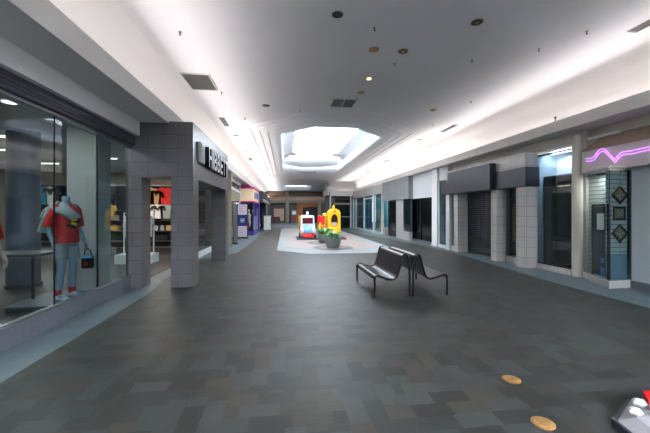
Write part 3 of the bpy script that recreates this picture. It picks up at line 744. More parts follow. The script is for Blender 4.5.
# pink trimmed store
t = thing('boutique_front', (-2.3, 23.5, 0), 'purple framed shop bay under a cream sign with magenta trim', 'shopfront')
bx('sign_box', W['creamsign'], t, -4.2, -2.2, 23.4, 27.8, 2.42, 3.3)
MB().box(-4.22, -2.17, 23.37, 27.85, 3.3, 3.42).box(-4.22, -2.17, 23.37, 27.85, 2.36, 2.42).make('sign_trim', W['magenta'], t)
mb = MB()
for k in range(5): mb.box(-2.2, -2.18, 24+k*.7, 24.35+k*.7, 2.65, 3.1)
mb.make('sign_lettering', W['purple'], t)
bx('base', W['purple'], t, -3.3, -2.2, 23.4, 27.8, 0, .12)
for (x, yy) in [(-3.28, 23.42), (-2.26, 23.42), (-2.26, 25.6)]: bx('mullion', W['purple'], t, x, x+.06, yy, yy+.06, .12, 2.36)
bx('corner_pillar', W['purple'], t, -2.5, -2.15, 27.9, 28.5, 0, 3.2)
bx('glass_front', W['bglass'], t, -3.24, -2.26, 23.44, 23.46, .12, 2.36); bx('glass_side', W['bglass'], t, -2.24, -2.22, 23.5, 27.8, .12, 2.36)
bx('back_panel', W['tealwall'], t, -3.3, -3.25, 23.5, 27.8, .12, 2.36)
area('shop_lamp', (-2.75, 25.4, 2.3), .5, 3, 30, (1, .95, .95))
def dress_form(x, y, z, m, lab):
    t = thing('dress_form', (x, y, z), lab, 'mannequin')
    mb = S(MB()); mb.loft(ovals([(x, y, z+.35, .24, .2), (x, y, z+.8, .16, .13), (x, y, z+1.0, .11, .09), (x, y, z+1.25, .17, .11), (x, y, z+1.38, .12, .08), (x, y, z+1.42, .05, .05)], 14), True, True); mb.make('dress', m, t)
    S(MB()).tube([(x, y, z+.02), (x, y, z+.4)], .02, 8).make('pole', W['steel'], t)
    S(MB()).lathe([(.16, 0), (.16, .02)], (x, y, z), 16).make('foot', W['steel'], t)
    mb = S(MB()); mb.loft(ovals([(x, y, z+1.42, .045, .045), (x, y, z+1.52, .05, .05), (x, y, z+1.58, .08, .075), (x, y, z+1.68, .085, .08), (x, y, z+1.75, .04, .04)], 12), True, True); mb.make('head', W['skin'], t)
dress_form(-2.75, 23.9, .12, W['pinkcloth'], 'pink dress form behind the purple shop glass')
dress_form(-2.5, 26.3, .12, W['blk'], 'dark dress form deeper inside the purple framed bay')
dress_form(-2.9, 26.9, .12, W['whitec'], 'white dress form at the back of the purple framed bay')
# next store with white counter
t = thing('kiosk_front', (-2.1, 31, 0), 'dark shop bay with slanted grey awning beyond the purple pillar', 'shopfront')
bx('header', W['darkw'], t, -3.3, -1.95, 29, 34, 2.5, 3.5); MB().extr([(-2.0, 2.9), (-1.5, 2.45), (-1.5, 2.4), (-2.0, 2.6)], 'y', 29.5, 34).make('awning', W['greycol'], t)
bx('back_wall', W['dark'], t, -3.3, -3.2, 29, 34, 0, 2.5); bx('end_post', W['darkw'], t, -2.3, -1.95, 33.6, 34, 0, 2.5)
t = thing('white_counter', (-1.7, 31.2, 0), 'white waist high counter standing in front of the dark bay', 'counter')
bx('body', W['white'], t, -1.95, -1.35, 30.6, 31.8, 0, 1.25); bx('top', W['wframe'], t, -2.0, -1.3, 30.55, 31.85, 1.25, 1.3)
dress_form(-2.45, 30.2, 0.006, W['whitec'], 'pale dress form in the dark bay behind the white counter')
struct(MB().box(-3.4, -2.3, 34, YE, 0, SOF).make('wall_left.007', W['darkw']))
for i, yy in enumerate((36.5, 41.5)):
    t = thing('side_shop_opening', (-2.3, yy, 0), ['dark doorway on the left beyond the slanted awning', 'farthest dark doorway on the left by the end wall'][i], 'doorway')
    bx('opening', W['black'], t, -2.32, -2.28, yy, yy+3.2, .01, 2.5); bx('frame', W['wframe'], t, -2.31, -2.26, yy-.08, yy, .01, 2.6)

# ------------------------------------------------------------------ END wall
struct(MB().box(-4, 9, YE, YE+.2, 0, 5).make('wall_end', W['taupe']))
struct(MB().box(-3.2, 7, YE-.5, YE+.0, 4.06, 4.72).make('trim_21', W['brownbeam']))
struct(MB().box(-3.2, 7, YE-.1, YE, 3.42, 4.06).make('trim_22', W['peach']))
struct(MB().box(-3.2, 7, YE-.5, YE, 3.04, 3.42).make('trim_23', W['stonecol']))
struct(MB().box(1.85, 5.0, YE-.12, YE, 0, 3.04).make('trim_24', W['woodo']))
struct(MB().box(5.1, 5.5, YE-.9, YE-.5, 0, 3.04).make('trim_25', W['stonecol']))
t = thing('stone_column', (.35, YE-.9, 0), 'pale stone column in the middle of the far end wall', 'column')
bx('shaft', W['stonecol'], t, .1, .6, YE-.95, YE-.51, .15, H); bx('plinth', W['stonecol'], t, .05, .65, YE-1, YE-.46+.0, 0, .15)
t = thing('peach_shutter', (-.9, YE-.1, 0), 'peach coloured closed shutter left of the stone column', 'shutter')
bx('panel', W['peach'], t, -1.68, -.15, YE-.1, YE-.001, .3, 2.15); bx('frame', W['brownbeam'], t, -1.76, -.07, YE-.08, YE-.001, .2, 2.22)
t = thing('dark_doorway', (4, YE-.2, 0), 'black doorway in the orange wood panelled end wall', 'doorway')
bx('opening', W['black'], t, 3.4, 4.95, YE-.14, YE-.12, .01, 2.45); bx('door_frame', W['blackgloss'], t, 2.7, 3.4, YE-.15, YE-.12, 1.3, 2.4)
t = thing('drink_machine', (1.3, YE-1, 0), 'tall grey and red vending machine in front of the orange wood wall', 'vending machine')
bx('body', W['bluepanel'], t, .95, 1.75, YE-1.4, YE-.7, .05, 1.95, bevel=.03); bx('front_panel', mat('dull_red', (140, 60, 60), .4), t, 1.0, 1.7, YE-1.42, YE-1.4, .15, 1.2)
bx('display', W['whitep'], t, 1.1, 1.6, YE-1.42, YE-1.4, 1.3, 1.75)
t = thing('waiting_seat', (-1.3, 47, 0), 'small maroon bench far down the hall before the peach shutter', 'bench')
bx('seat', mat('maroon_vinyl', (90, 40, 60), .5), t, -1.7, -.7, 46.8, 47.3, .4, .5); bx('backrest', bpy.data.materials['maroon_vinyl'], t, -1.7, -.7, 47.25, 47.32, .5, .95)
for x in (-1.65, -.8): bx('leg', W['black'], t, x, x+.05, 46.9, 47.2, 0.006, .4)

# ------------------------------------------------------------------ RIGHT side
WR = 7.6
struct(MB().box(WR, WR+.15, Y0, 7.3, 2.6, SOF+.1).make('wall_right.001', W['cream']))
struct(MB().box(WR-.1, WR+.15, Y0, 6.25, 0, 2.62).make('wall_right.002', mat('pale_grey_wall', (176, 180, 184), .5)))
struct(MB().box(WR-.16, WR-.1, Y0, 6.2, 0, .16).make('baseboard_right', W['kick']))
struct(MB().box(7.4, WR+.15, 7.3, 40, 3.41, SOF+.1).make('wall_right.003', W['cream']))
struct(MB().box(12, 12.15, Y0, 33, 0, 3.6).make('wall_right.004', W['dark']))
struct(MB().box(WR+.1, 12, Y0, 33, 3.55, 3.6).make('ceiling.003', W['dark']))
# neon shop header
hd = thing('neon_shop_header', (7.35, 5, 2.6), 'cream shop header with a brown sloped cap above the bay window', 'shop header')
bx('fascia', W['cream'], hd, 7.32, WR, Y0, 7.24, 2.62, 3.14)
MB().loft([[(7.3, Y0, 3.14), (7.56, Y0, 3.47), (7.6, Y0, 3.47), (7.6, Y0, 3.14)], [(7.3, 7.24, 3.14), (7.56, 6.95, 3.47), (7.6, 6.95, 3.47), (7.6, 7.24, 3.14)]], True, True).make('cap', W['brown'], hd)
ns = thing('neon_sign', (7.25, 6.3, 2.95), 'violet neon zigzag line sign glowing on the cream header', 'neon sign')
def catm(pts, n=6):
    out = []
    P = [pts[0]]+pts+[pts[-1]]
    for i in range(1, len(P)-2):
        for k in range(n):
            t = k/n; a, b, c, d = [Vector(q) for q in P[i-1:i+3]]
            out.append(tuple(.5*((2*b)+(c-a)*t+(2*a-5*b+4*c-d)*t*t+(3*b-a-3*c+d)*t**3)))
    out.append(tuple(P[-2])); return out
base_l = [(7.06, 2.95), (6.95, 2.93), (6.84, 2.96), (6.76, 3.06), (6.67, 3.11), (6.58, 3.07), (6.45, 2.92), (6.36, 2.82), (6.28, 2.9), (6.2, 2.95), (6.0, 2.94), (5.78, 2.955), (5.2, 2.965), (4.0, 2.98)]
for dz, dy in ((0, 0), (-.05, -.03)):
    pts = catm([(7.25, a+dy+(.02 if dz else 0), b+dz*1.3) for a, b in base_l])
    S(MB()).tube(pts, .0065, 8).make('neon_tube', W['neon'], ns)
for yy, zz in ((6.9, 2.94), (6.5, 2.97), (6.0, 2.94), (5.2, 2.96)): S(MB()).tube([(7.25, yy, zz), (7.32, yy, zz)], .006, 6).make('standoff', W['black'], ns)
# bay window case
bw = thing('bay_window', (7.2, 6.6, 0), 'angled glass display bay window under the violet neon sign', 'display window')
poly = [(7.4, 7.3), (6.88, 6.16), (7.56, 6.2), (7.6, 6.25), (7.6, 7.3)]
MB().prism(poly, 0, .17).make('base', W['greycol'], bw, .008)
pane('front_pane', (7.38, 7.26), (6.92, 6.2), .17, 2.55, W['bglass'], bw); pane('side_pane', (6.93, 6.19), (7.52, 6.22), .17, 2.55, W['bglass'], bw)
S(MB()).tube([(6.92, 6.19, .17), (6.92, 6.19, 2.55)], .012, 8).make('corner_post', W['black'], bw)
S(MB()).tube([(7.51, 6.23, .17), (7.51, 6.23, 2.55)], .014, 8).make('edge_post', W['black'], bw)
pane('top_rail', (7.38, 7.26), (6.92, 6.2), 2.55, 2.6, W['steel'], bw, .05)
MB().prism([(7.4, 7.3), (6.88, 6.16), (7.6, 6.2), (7.6, 7.3)], 2.6, 2.64).make('top', W['cream'], bw)
area('bay_lamp', (7.3, 6.65, 2.52), .2, .5, 14, (1, .97, .93))
# slatwall, inside
t = thing('slatwall', (7.3, 6.4, .17), 'pale blue slatwall board behind the bay window glass', 'slatwall')
pane('board', (7.0, 6.33), (7.54, 6.36), .72, 2.55, W['slat'], t, .03); pane('lower_panel', (7.0, 6.33), (7.54, 6.36), .18, .71, W['bluepanel'], t, .035)
pane('rear_board', (7.56, 7.25), (7.56, 6.42), .18, 2.55, W['slat'], t, .03)
fl = [('diamond hung picture frame at the top of the slatwall', 2.02, PI/4), ('square hung picture frame between the two diamond hung ones', 1.62, 0.0), ('diamond hung picture frame at the bottom of the slatwall', 1.18, PI/4)]
for lab, z, a in fl:
    x = 7.3 if a else 7.29
    t = thing('picture_frame', (x, 6.3, z), lab, 'picture frame', 'dark framed pictures on the slatwall')
    M = Matrix.Translation((x, 6.295, z)) @ Matrix.Rotation(a, 4, 'Y')
    hs = .125
    f = MB()
    for (dx, dz, w, h) in [(-hs, 0, .018, hs+.018), (hs, 0, .018, hs+.018), (0, -hs, hs+.018, .018), (0, hs, hs+.018, .018)]:
        f.obox(M @ Matrix.Translation((dx, 0, dz)), w, .016, h)
    f.make('moulding', W['blackgloss'], t)
    MB().obox(M, hs-.015, .006, hs-.015).make('picture', W['gold'], t)
    q = MB()
    for (dx, dz) in [(-.05, .05), (.05, -.04), (0, 0), (.04, .05), (-.04, -.05)]: q.obox(M @ Matrix.Translation((dx, -.008, dz)), .02, .003, .02)
    q.make('motif', W['palecloth'], t)
    o = MB().obox(M @ Matrix.Translation((-hs, -.017, 0)), .007, .003, hs).make('gilt_edge', W['tancan'], t)
# dark display stand with flyer inside the bay
t = thing('dark_display_stand', (7.05, 6.62, .17), 'tall black framed display stand inside the bay with a white flyer', 'display stand')
pane('panel', (7.3, 6.92), (7.03, 6.3), .2, 1.78, W['dark'], t, .02)
MB().box(7.29, 7.33, 6.91, 6.95, .171, 1.82).box(7.0, 7.04, 6.27, 6.31, .171, 1.82).make('frame', W['blackgloss'], t)
pane('top_bar', (7.31, 6.93), (7.02, 6.29), 1.79, 1.83, W['blackgloss'], t, .04)
pane('flyer', (7.15, 6.65), (7.02, 6.36), 1.25, 1.62, W['paper'], t, .002).location = (-.025, .01, 0)
pane('lower_notice', (7.1, 6.52), (7.03, 6.36), .5, .62, W['bluesign'], t, .002).location = (-.025, .01, 0)
pane('notice', (7.1, 6.52), (7.03, 6.36), .22, .42, W['bluesign'], t, .002).location = (-.025, .01, 0)
# round column
t = thing('round_column', (7.42, 7.42, 0), 'slim round cream column between dark window and bay window', 'column')
S(MB()).lathe([(.125, .0), (.125, 3.6)], (7.42, 7.45, 0), 28).make('shaft', W['cream'], t)
S(MB()).lathe([(.13, 1.2), (.13, 1.21)], (7.42, 7.45, 0), 28).make('joint_ring', W['soffit'], t)
struct(MB().box(7.46, 7.75, 7.26, 7.5, 0, SOF).make('wall_right.011', W['cream']))
# dark glass shop
t = thing('dark_shop_window', (7.6, 8.3, 0), 'tall black framed window of the dark shop with bright light inside its top', 'shop window')
bx('base', W['bt'], t, 7.33, 7.48, 7.56, 8.73, 0, .15)
MB().box(7.4, 7.45, 7.5, 9.0, .15, .19).box(7.4, 7.45, 7.5, 9.0, 3.27, 3.32).box(7.4, 7.45, 8.96, 9.0, .19, 3.27).box(7.4, 7.45, 7.5, 7.56, .19, 3.27).make('frame', W['black'], t)
bx('pane', W['dglass'], t, 7.42, 7.43, 7.56, 8.96, .2, 3.27)
t = thing('inner_screen_wall', (8.1, 8.5, 0), 'white ceiling cove and black glass screen inside the dark shop', 'screen')
bx('frame', W['black'], t, 7.85, 7.9, 7.2, 9.05, .01, 2.72); bx('upper_panel', W['white'], t, 8.3, 8.35, 6.5, 9.05, 2.72, 3.5); bx('ceiling_board', W['white'], t, 7.5, 8.3, 6.5, 9.05, 3.45, 3.5)
bx('screen', W['blackgloss'], t, 7.83, 7.85, 7.25, 9.0, .05, 2.66)
struct(MB().box(7.47, 8.35, 9.06, 9.14, 0, 3.5).make('wall_right.005', mat('pale_blue_wall', (190, 204, 214), .6)))
area('shop_lamp', (7.85, 8.2, 3.42), .12, 1.4, 60, (.85, .92, 1), (0, math.radians(-55), 0))
lt = thing('tube_light', (7.9, 8.2, 3.4), 'bright tube light at the ceiling behind the tall dark shop window', 'lamp')
bx('housing', W['white'], lt, 7.94, 8.04, 7.4, 8.9, 3.4, 3.45); bx('tube', W['lampc'], lt, 7.96, 8.02, 7.42, 8.88, 3.37, 3.4)

# tiled shop
t = thing('tiled_shopfront', (7.2, 11, 0), 'beige tiled shopfront with navy sign boxes and roller shutters', 'shopfront')
MB().box(7.0, 7.38, 8.74, 9.13, 0, 2.42).make('pier', W['bt'], t)
MB().box(7.0, 7.5, 10.05, 10.35, 0, 2.42).make('pier', W['bt'], t)
MB().box(7.0, 7.5, 12.5, 12.82, 0, 2.42).make('pier', W['bt'], t)
MB().box(7.0, 7.3, 13.2, 13.5, 0, 2.42).make('pier', W['wframe'], t)
MB().box(7.0, 7.38, 8.74, 13.5, 2.97, 3.4).make('upper_wall', W['bt'], t)
MB().box(7.02, 7.37, 8.76, 13.5, 2.42, 2.97).make('lintel', W['dark'], t)
MB().box(7.3, 7.42, 9.13, 10.05, 0, .2).make('window_base', W['bt'], t); MB().box(7.1, 7.2, 12.82, 13.2, 0, .2).make('window_base', W['wframe'], t)
bx('small_sign_box', W['navy'], t, 6.93, 7.39, 8.66, 10.1, 2.4, 2.97, bevel=.01)
bx('small_sign_box', W['navy'], t, 6.93, 7.5, 12.95, 13.68, 2.4, 2.97, bevel=.01)
bx('large_sign_box', W['navy'], t, 6.78, 7.4, 10.1, 12.95, 2.4, 3.28, bevel=.01)
bx('window_pane', W['bglass'], t, 7.34, 7.355, 9.13, 10.05, .2, 2.42); bx('window_pane', W['bglass'], t, 7.14, 7.155, 12.82, 13.2, .2, 2.42)
bx('yellow_poster', W['yellow'], t, 7.3, 7.32, 12.9, 13.15, .9, 1.6)
def shutter(name, lab, x, y0, y1, z0, z1):
    t = thing(name, (x, (y0+y1)/2, z0), lab, 'shutter', 'roller grilles of the tiled shop')
    mb = MB(); n = int((z1-z0)/.075)
    for k in range(n):
        z = z0+.1+k*.075
        mb.box(x-.008, x+.008, y0, y1, z, z+.03)
    mb.make('slats', W['shutter'], t)
    mb = MB(); yy = y0+.06
    while yy < y1-.03: mb.box(x-.006, x+.006, yy-.007, yy+.007, z0+.05, z1); yy += .19
    mb.make('link_rod', W['shutter'], t)
    bx('bottom_bar', W['black'], t, x-.03, x+.03, y0, y1, z0, z0+.1)
    MB().box(x-.03, x+.03, y0-.01, y0+.03, 0, z1).box(x-.03, x+.03, y1-.03, y1+.01, 0, z1).make('side_rail', W['navy'], t)
shutter('roller_grille', 'wide roller grille lowered under the large navy sign box', 7.46, 10.37, 12.48, .06, 2.42)
shutter('roller_grille', 'narrow roller grille behind the window beside the near tiled pier', 7.5, 9.15, 10.03, .22, 2.42)
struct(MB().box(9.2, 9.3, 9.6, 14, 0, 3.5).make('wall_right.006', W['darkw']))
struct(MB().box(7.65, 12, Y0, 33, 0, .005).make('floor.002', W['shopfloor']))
bt_items = [('teal', 10.8), ('whitec', 11.2), ('tan', 11.6), ('navyc', 12.0), ('yellow', 12.4), ('greycloth', 9.7), ('bluep', 10.2)]
for i, (m, yy) in enumerate(bt_items):
    o = MB().box(8.9, 9.15, yy, yy+.3, .5, 1.3+.3*(i % 3)).make('stored_carton', W[m], None, .02)
    tag(o, '%s goods standing behind the roller grille, %s from the near side' % (['turquoise', 'white', 'tan', 'navy', 'yellow', 'grey', 'light blue'][i], ['third', 'fourth', 'fifth', 'sixth', 'seventh', 'first', 'second'][i]), 'goods', 'goods behind the roller grille')
t = thing('shop_counter', (9, 11, 0), 'dark long counter behind the roller grille holding the goods', 'counter')
bx('body', W['darkbase'], t, 8.85, 9.18, 9.65, 12.8, .006, .46); bx('top', W['darkbase'], t, 8.83, 9.19, 9.62, 12.82, .46, .499)
area('shop_lamp', (8.3, 11.3, 3.4), .8, 2.6, 9, (.9, .95, 1))
# narrow glass bay and white pillar
t = thing('narrow_shop_window', (7.3, 14.1, 0), 'narrow white framed bluish window beside the tiled shop', 'shop window')
bx('pane', W['bglass'], t, 7.2, 7.215, 13.75, 14.45, .15, 3.1); MB().box(7.15, 7.26, 13.7, 14.52, 0, .15).box(7.15, 7.26, 13.7, 13.77, .15, 3.1).box(7.15, 7.26, 14.45, 14.52, .15, 3.1).make('frame', W['wframe'], t)
bx('blind', W['bluepanel'], t, 7.5, 7.52, 13.7, 14.52, .2, 3.1); bx('header', W['wframe'], t, 7.2, 7.6, 13.7, 14.52, 3.1, SOF-.01)
t = thing('white_column', (7.3, 14.8, 0), 'white square column left of the narrow bluish window', 'column')
bx('shaft', W['plaster'], t, 7.1, 7.5, 14.55, 15.1, 0.01, 3.7, bevel=.02); bx('plinth', W['wframe'], t, 7.07, 7.53, 14.52, 15.13, 0, .08)
# black shop with white header
t = thing('black_shopfront', (7.3, 17, 0), 'black glazed closed shop under a plain white header', 'shopfront')
bx('header', mat('white_header', (206, 208, 210), .5), t, 7.25, 7.6, 15.15, 18.7, 2.4, SOF-.01)
bx('glazing', W['blackgloss'], t, 7.38, 7.42, 15.15, 18.7, .12, 2.4); bx('base', W['kick'], t, 7.34, 7.46, 15.15, 18.7, 0, .12)
for q0, q1 in ((15.15, 15.23), (16.95, 17.0), (18.62, 18.7)): bx('mullion', W['black'], t, 7.33, 7.38, q0, q1, .12, 2.4)
t = thing('ribbed_shopfront', (7, 21, 0), 'dark shop entrance under a ribbed grey metal header', 'shopfront')
bx('header', W['corr'], t, 6.98, 7.24, 17.8, 22.8, 2.42, SOF-.01)
bx('door', W['blackgloss'], t, 7.25, 7.3, 20.2, 22.3, .01, 2.42); bx('pilaster', W['greycol'], t, 7.1, 7.4, 18.95, 20.2, 0, 2.42)
bx('side_window', W['dglass'], t, 7.12, 7.14, 17.85, 18.95, .5, 2.42); bx('side_base', W['greycol'], t, 7.05, 7.24, 17.85, 18.95, 0, .5)
bx('side_back', W['darkw'], t, 7.22, 7.235, 17.85, 18.95, .5, 2.42)
bx('near_pier', W['greycol'], t, 7.0, 7.3, 22.3, 22.75, 0.0, .55); bx('near_window', W['dglass'], t, 7.1, 7.12, 22.3, 22.75, .55, 2.42)
# glass corner shop
t = thing('glass_corner_shop', (7.3, 28, 0), 'white framed teal glass shopfront at the far right', 'shopfront')
ys = [22.87, 25.1, 28.3, 31.6, 32.9]
for k, yy in enumerate(ys): bx('mullion', W['wframe'], t, 6.95, 7.09, yy-.07, yy+.07, .15, 3.0)
for k in range(4): bx('pane', W['bglass'], t, 7.0, 7.015, ys[k]+.07, ys[k+1]-.07, .15, 3.0)
bx('header', W['greycol'], t, 6.96, 7.38, 22.8, 33, 3.0, SOF-.01); bx('base', W['wframe'], t, 6.93, 7.11, 22.8, 33, 0, .15)
bx('transom', W['wframe'], t, 6.97, 7.08, 25.1, 28.3, 2.75, 2.85)
bx('cyan_panel', W['cyan'], t, 7.5, 7.55, 28.6, 31, .2, 2.9); bx('back_wall', W['tealwall'], t, 9.4, 9.5, 23.4, 33, 0, 3.5)
area('shop_lamp', (8.3, 28, 3.4), 1, 8, 220, (.8, .95, 1))
dress_form(7.3, 23.9, .006, W['yellow'], 'yellow clothed dress form in the first pane of the teal glass shop')
dress_form(7.9, 31.6, .006, W['whitec'], 'white dress form in the farthest pane of the teal glass shop')
# return wall block at the end of the glass shop
struct(MB().box(4.6, 9, 33.05, 33.2, 3.3, SOF+.3).box(4.4, 9, 32.9, 33.05, SOF, 4.0).make('wall_right.007', W['soffit']))
struct(MB().box(4.35, 4.5, 33.0, 37.2, 3.4, 4.0).make('trim_26', W['soffit']))
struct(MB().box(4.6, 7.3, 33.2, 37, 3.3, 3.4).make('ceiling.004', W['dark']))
struct(MB().box(4.55, 9, 33.9, 37.2, 4.0, H).make('wall_right.008', W['plaster']))
struct(MB().box(6.95, 9, 33, 50, 3.72, 4.0).make('trim_27', W['soffit']))
t = thing('dark_restaurant_front', (5.8, 33.4, 0), 'dark brown shopfront facing down the hall behind the yellow ride', 'shopfront')
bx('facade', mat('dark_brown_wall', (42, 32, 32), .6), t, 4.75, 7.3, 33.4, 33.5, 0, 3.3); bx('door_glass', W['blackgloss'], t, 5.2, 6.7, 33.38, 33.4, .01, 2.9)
bx('rail', W['stonecol'], t, 5.1, 6.75, 33.33, 33.38, 2.4, 2.6); bx('push_bar', W['steel'], t, 5.1, 6.75, 33.33, 33.38, 1.1, 1.2)
bx('post', W['wframe'], t, 6.75, 6.9, 33.3, 33.4, 0, 3.3); bx('post', W['wframe'], t, 4.6, 4.75, 33.3, 33.5, 0, 3.3)
bx('red_poster', W['red'], t, 4.9, 5.1, 33.36, 33.4, 1.9, 2.3); bx('upper_poster', W['taupe'], t, 4.85, 5.15, 33.36, 33.4, 2.5, 3.1)
struct(MB().box(4.6, 4.7, 33.5, 37, 0, 3.4).make('wall_right.009', W['taupe']))
struct(MB().box(7.3, 9, 33.0, 33.4, 0, 3.3).make('wall_right.010', W['darkw']))

# ------------------------------------------------------------------ ceiling fittings
def pt_ceiling(px, py, z=H):
    a = (px-325)/325.; c = -(py-212)/325.; yw = math.atan(40/325)
    rx = math.sin(yw)+a*math.cos(yw); ry = math.cos(yw)-a*math.sin(yw); t = (z-1.65)/c
    return rx*t, ry*t
DL = [(337.5, 14.5, 'blackcan', 'black hollow downlight hole, nearest the camera in the ceiling'), (477, 22, 'bronze', 'bronze downlight high at right, apart from all the others'),
      (374, 49.5, 'amber', 'orange tinted downlight beside a dark bronze one'), (403, 51, 'bronze', 'dark bronze downlight right of the orange tinted one'),
      (369, 78, 'bulb', 'glowing warm white downlight between the orange one and the ceiling grille'), (361, 92.5, 'tancan', 'tan downlight right beside the middle ceiling grille'),
      (433, 110, 'tancan', 'yellowish tan downlight right of the skylight corner'), (266, 105.5, 'bronze', 'dark downlight just left of the octagonal skylight moulding'),
      (235.8, 135.3, 'bronze', 'small dark downlight left of the skylight moulding corner'), (419.7, 139.8, 'bronze', 'small dark downlight right of the skylight moulding'),
      (246, 151, 'blackcan', 'far dark downlight left of the skylight, second beyond the moulding corner'), (259, 170, 'blackcan', 'tiny dark downlight farthest along the left of the skylight'),
      (329, 182, 'blackcan', 'tiny dark downlight beyond the far edge of the skylight')]
first = None
for i, (px, py, m, lab) in enumerate(DL):
    x, y = pt_ceiling(px, py)
    t = thing('downlight', (x, y, H), lab, 'downlight', 'recessed downlights in the hall ceiling')
    r = .085 if i else .075
    if i > 6: r = .1
    S(MB()).loft([[(x+q*math.cos(2*PI*k/24), y+q*math.sin(2*PI*k/24), z) for k in range(24)] for q, z in ((r+.018, H), (r+.018, H-.008), (r, H-.01), (r, H))]).make('trim_ring', W['trimring'] if m != 'blackcan' else W['ventdark'], t)
    S(MB()).lathe([(r, H-.012), (r*.98, H-.006)], (x, y, 0), 24).make('reflector', W[m if m != 'bulb' else 'tancan'], t)
    if m in ('bulb',): S(MB()).ell((x, y, H-.02), r*.7, r*.7, .03).make('bulb', W['bulb'], t)
    elif m != 'blackcan': S(MB()).ell((x, y, H-.015), r*.4, r*.4, .02).make('bulb', W['bulb_off'], t)
# grilles
def grille(pxs, lab, half, yhalf, name='air_grille'):
    x, y = pt_ceiling(*pxs)
    t = thing(name, (x, y, H), lab, 'vent', None)
    MB().box(x-half-.03, x+half+.03, y-yhalf-.03, y-yhalf, H-.02, H).box(x-half-.03, x+half+.03, y+yhalf, y+yhalf+.03, H-.02, H).box(x-half-.03, x-half, y-yhalf, y+yhalf, H-.02, H).box(x+half, x+half+.03, y-yhalf, y+yhalf, H-.02, H).make('frame', W['wframe'], t)
    bx('backing', W['ventdark'], t, x-half, x+half, y-yhalf, y+yhalf, H-.004, H-.001)
    mb = MB(); n = int(2*yhalf/.045)
    for k in range(n): mb.box(x-half, x+half, y-yhalf+k*.045, y-yhalf+k*.045+.012, H-.014, H-.005)
    mb.make('louvres', W['vent'], t); return t, x, y
grille((200, 82), 'square brown return air grille at the left of the hall ceiling', .3, .48)
t, x, y = grille((343, 103), 'dark double air grille just before the skylight moulding', .32, .34)
bx('divider', W['wframe'], t, x-.012, x+.012, y-.34, y+.34, H-.022, H-.004)
slots = [(224.4, 122, 'slot air vent nearest on the left ceiling edge'), (250.6, 159, 'slot air vent farther on the left ceiling edge'), (448.5, 128.5, 'slot air vent on the right ceiling before the tiled shop'),
         (386.5, 161, 'slot air vent farthest on the right ceiling'), (668, 13, 'slot air vent cut off by the upper right picture corner'), (368, 172, 'tiny slot air vent at the far right of the skylight')]
x, y = pt_ceiling(*slots[0][:2])
Z0 = thing('slot_vent', (x, y, H), slots[0][2], 'vent', 'slot air vents along the ceiling edges')
bx('frame', W['vent'], Z0, x-.09, x+.09, y-.55, y+.55, H-.012, H); 
for k in (-1, 1): bx('slot', W['ventdark'], Z0, x+k*.04-.025, x+k*.04+.025, y-.5, y+.5, H-.016, H-.012)
for s in slots[1:]:
    x, y = pt_ceiling(*s[:2]); dup(Z0, (x, y, H), s[2])
sv = thing('skylight_slot', (1.9, 27, 5), 'dark slot vent in the far slope of the bright skylight', 'vent')
spr = [(180, 32, 'sprinkler head nearest the left cove'), (221.5, 92, 'sprinkler head right of the square brown grille'), (374.6, 27.5, 'sprinkler head above the orange tinted downlight'),
       (539, 48.5, 'sprinkler head alone on the right side of the ceiling'), (471, 101, 'sprinkler head midway between bronze downlight and right slot vent'), (433, 124.5, 'sprinkler head below the yellowish tan downlight'),
       (395, 63, 'small sprinkler head just below the dark bronze downlight'), (472, 60, 'small sprinkler head beneath the lone bronze downlight'), (587, 31, 'small sprinkler head near the upper right corner'),
       (245, 118, 'sprinkler head left of the skylight moulding corner'), (300, 110, 'small sprinkler head over the skylight moulding'), (357, 98, 'sprinkler head touching the double grille corner')]
x, y = pt_ceiling(*spr[0][:2])
K0 = thing('sprinkler_head', (x, y, H), spr[0][2], 'sprinkler', 'sprinkler heads on the hall ceiling')
S(MB()).lathe([(.03, H), (.026, H-.008)], (x, y, 0), 16).make('escutcheon', W['steel'], K0)
S(MB()).tube([(x, y, H-.01), (x, y, H-.05)], .008, 8).make('stem', W['ventdark'], K0)
S(MB()).lathe([(.02, H-.055), (.02, H-.05)], (x, y, 0), 12).make('deflector', W['ventdark'], K0)
S(MB()).tube([(x-.014, y, H-.05), (x-.016, y, H-.035), (x-.008, y, H-.02)], .003, 6).make('yoke', W['ventdark'], K0)
for s in spr[1:]:
    x, y = pt_ceiling(*s[:2]); dup(K0, (x, y, H), s[2])
bx('slot', W['ventdark'], sv, 1.2, 2.6, 26.9, 27.05, 4.95, 4.99)
t = thing('wall_sprinkler', (7.1, 6.9, 4.0), 'sprinkler standing up over the right cove lip', 'sprinkler')
S(MB()).tube([(7.06, 7.75, 3.9), (7.06, 7.75, 4.1)], .012, 8).make('stem', W['ventdark'], t); S(MB()).ell((7.06, 7.75, 4.13), .03, .03, .035, 10, 6).make('head', W['ventdark'], t)

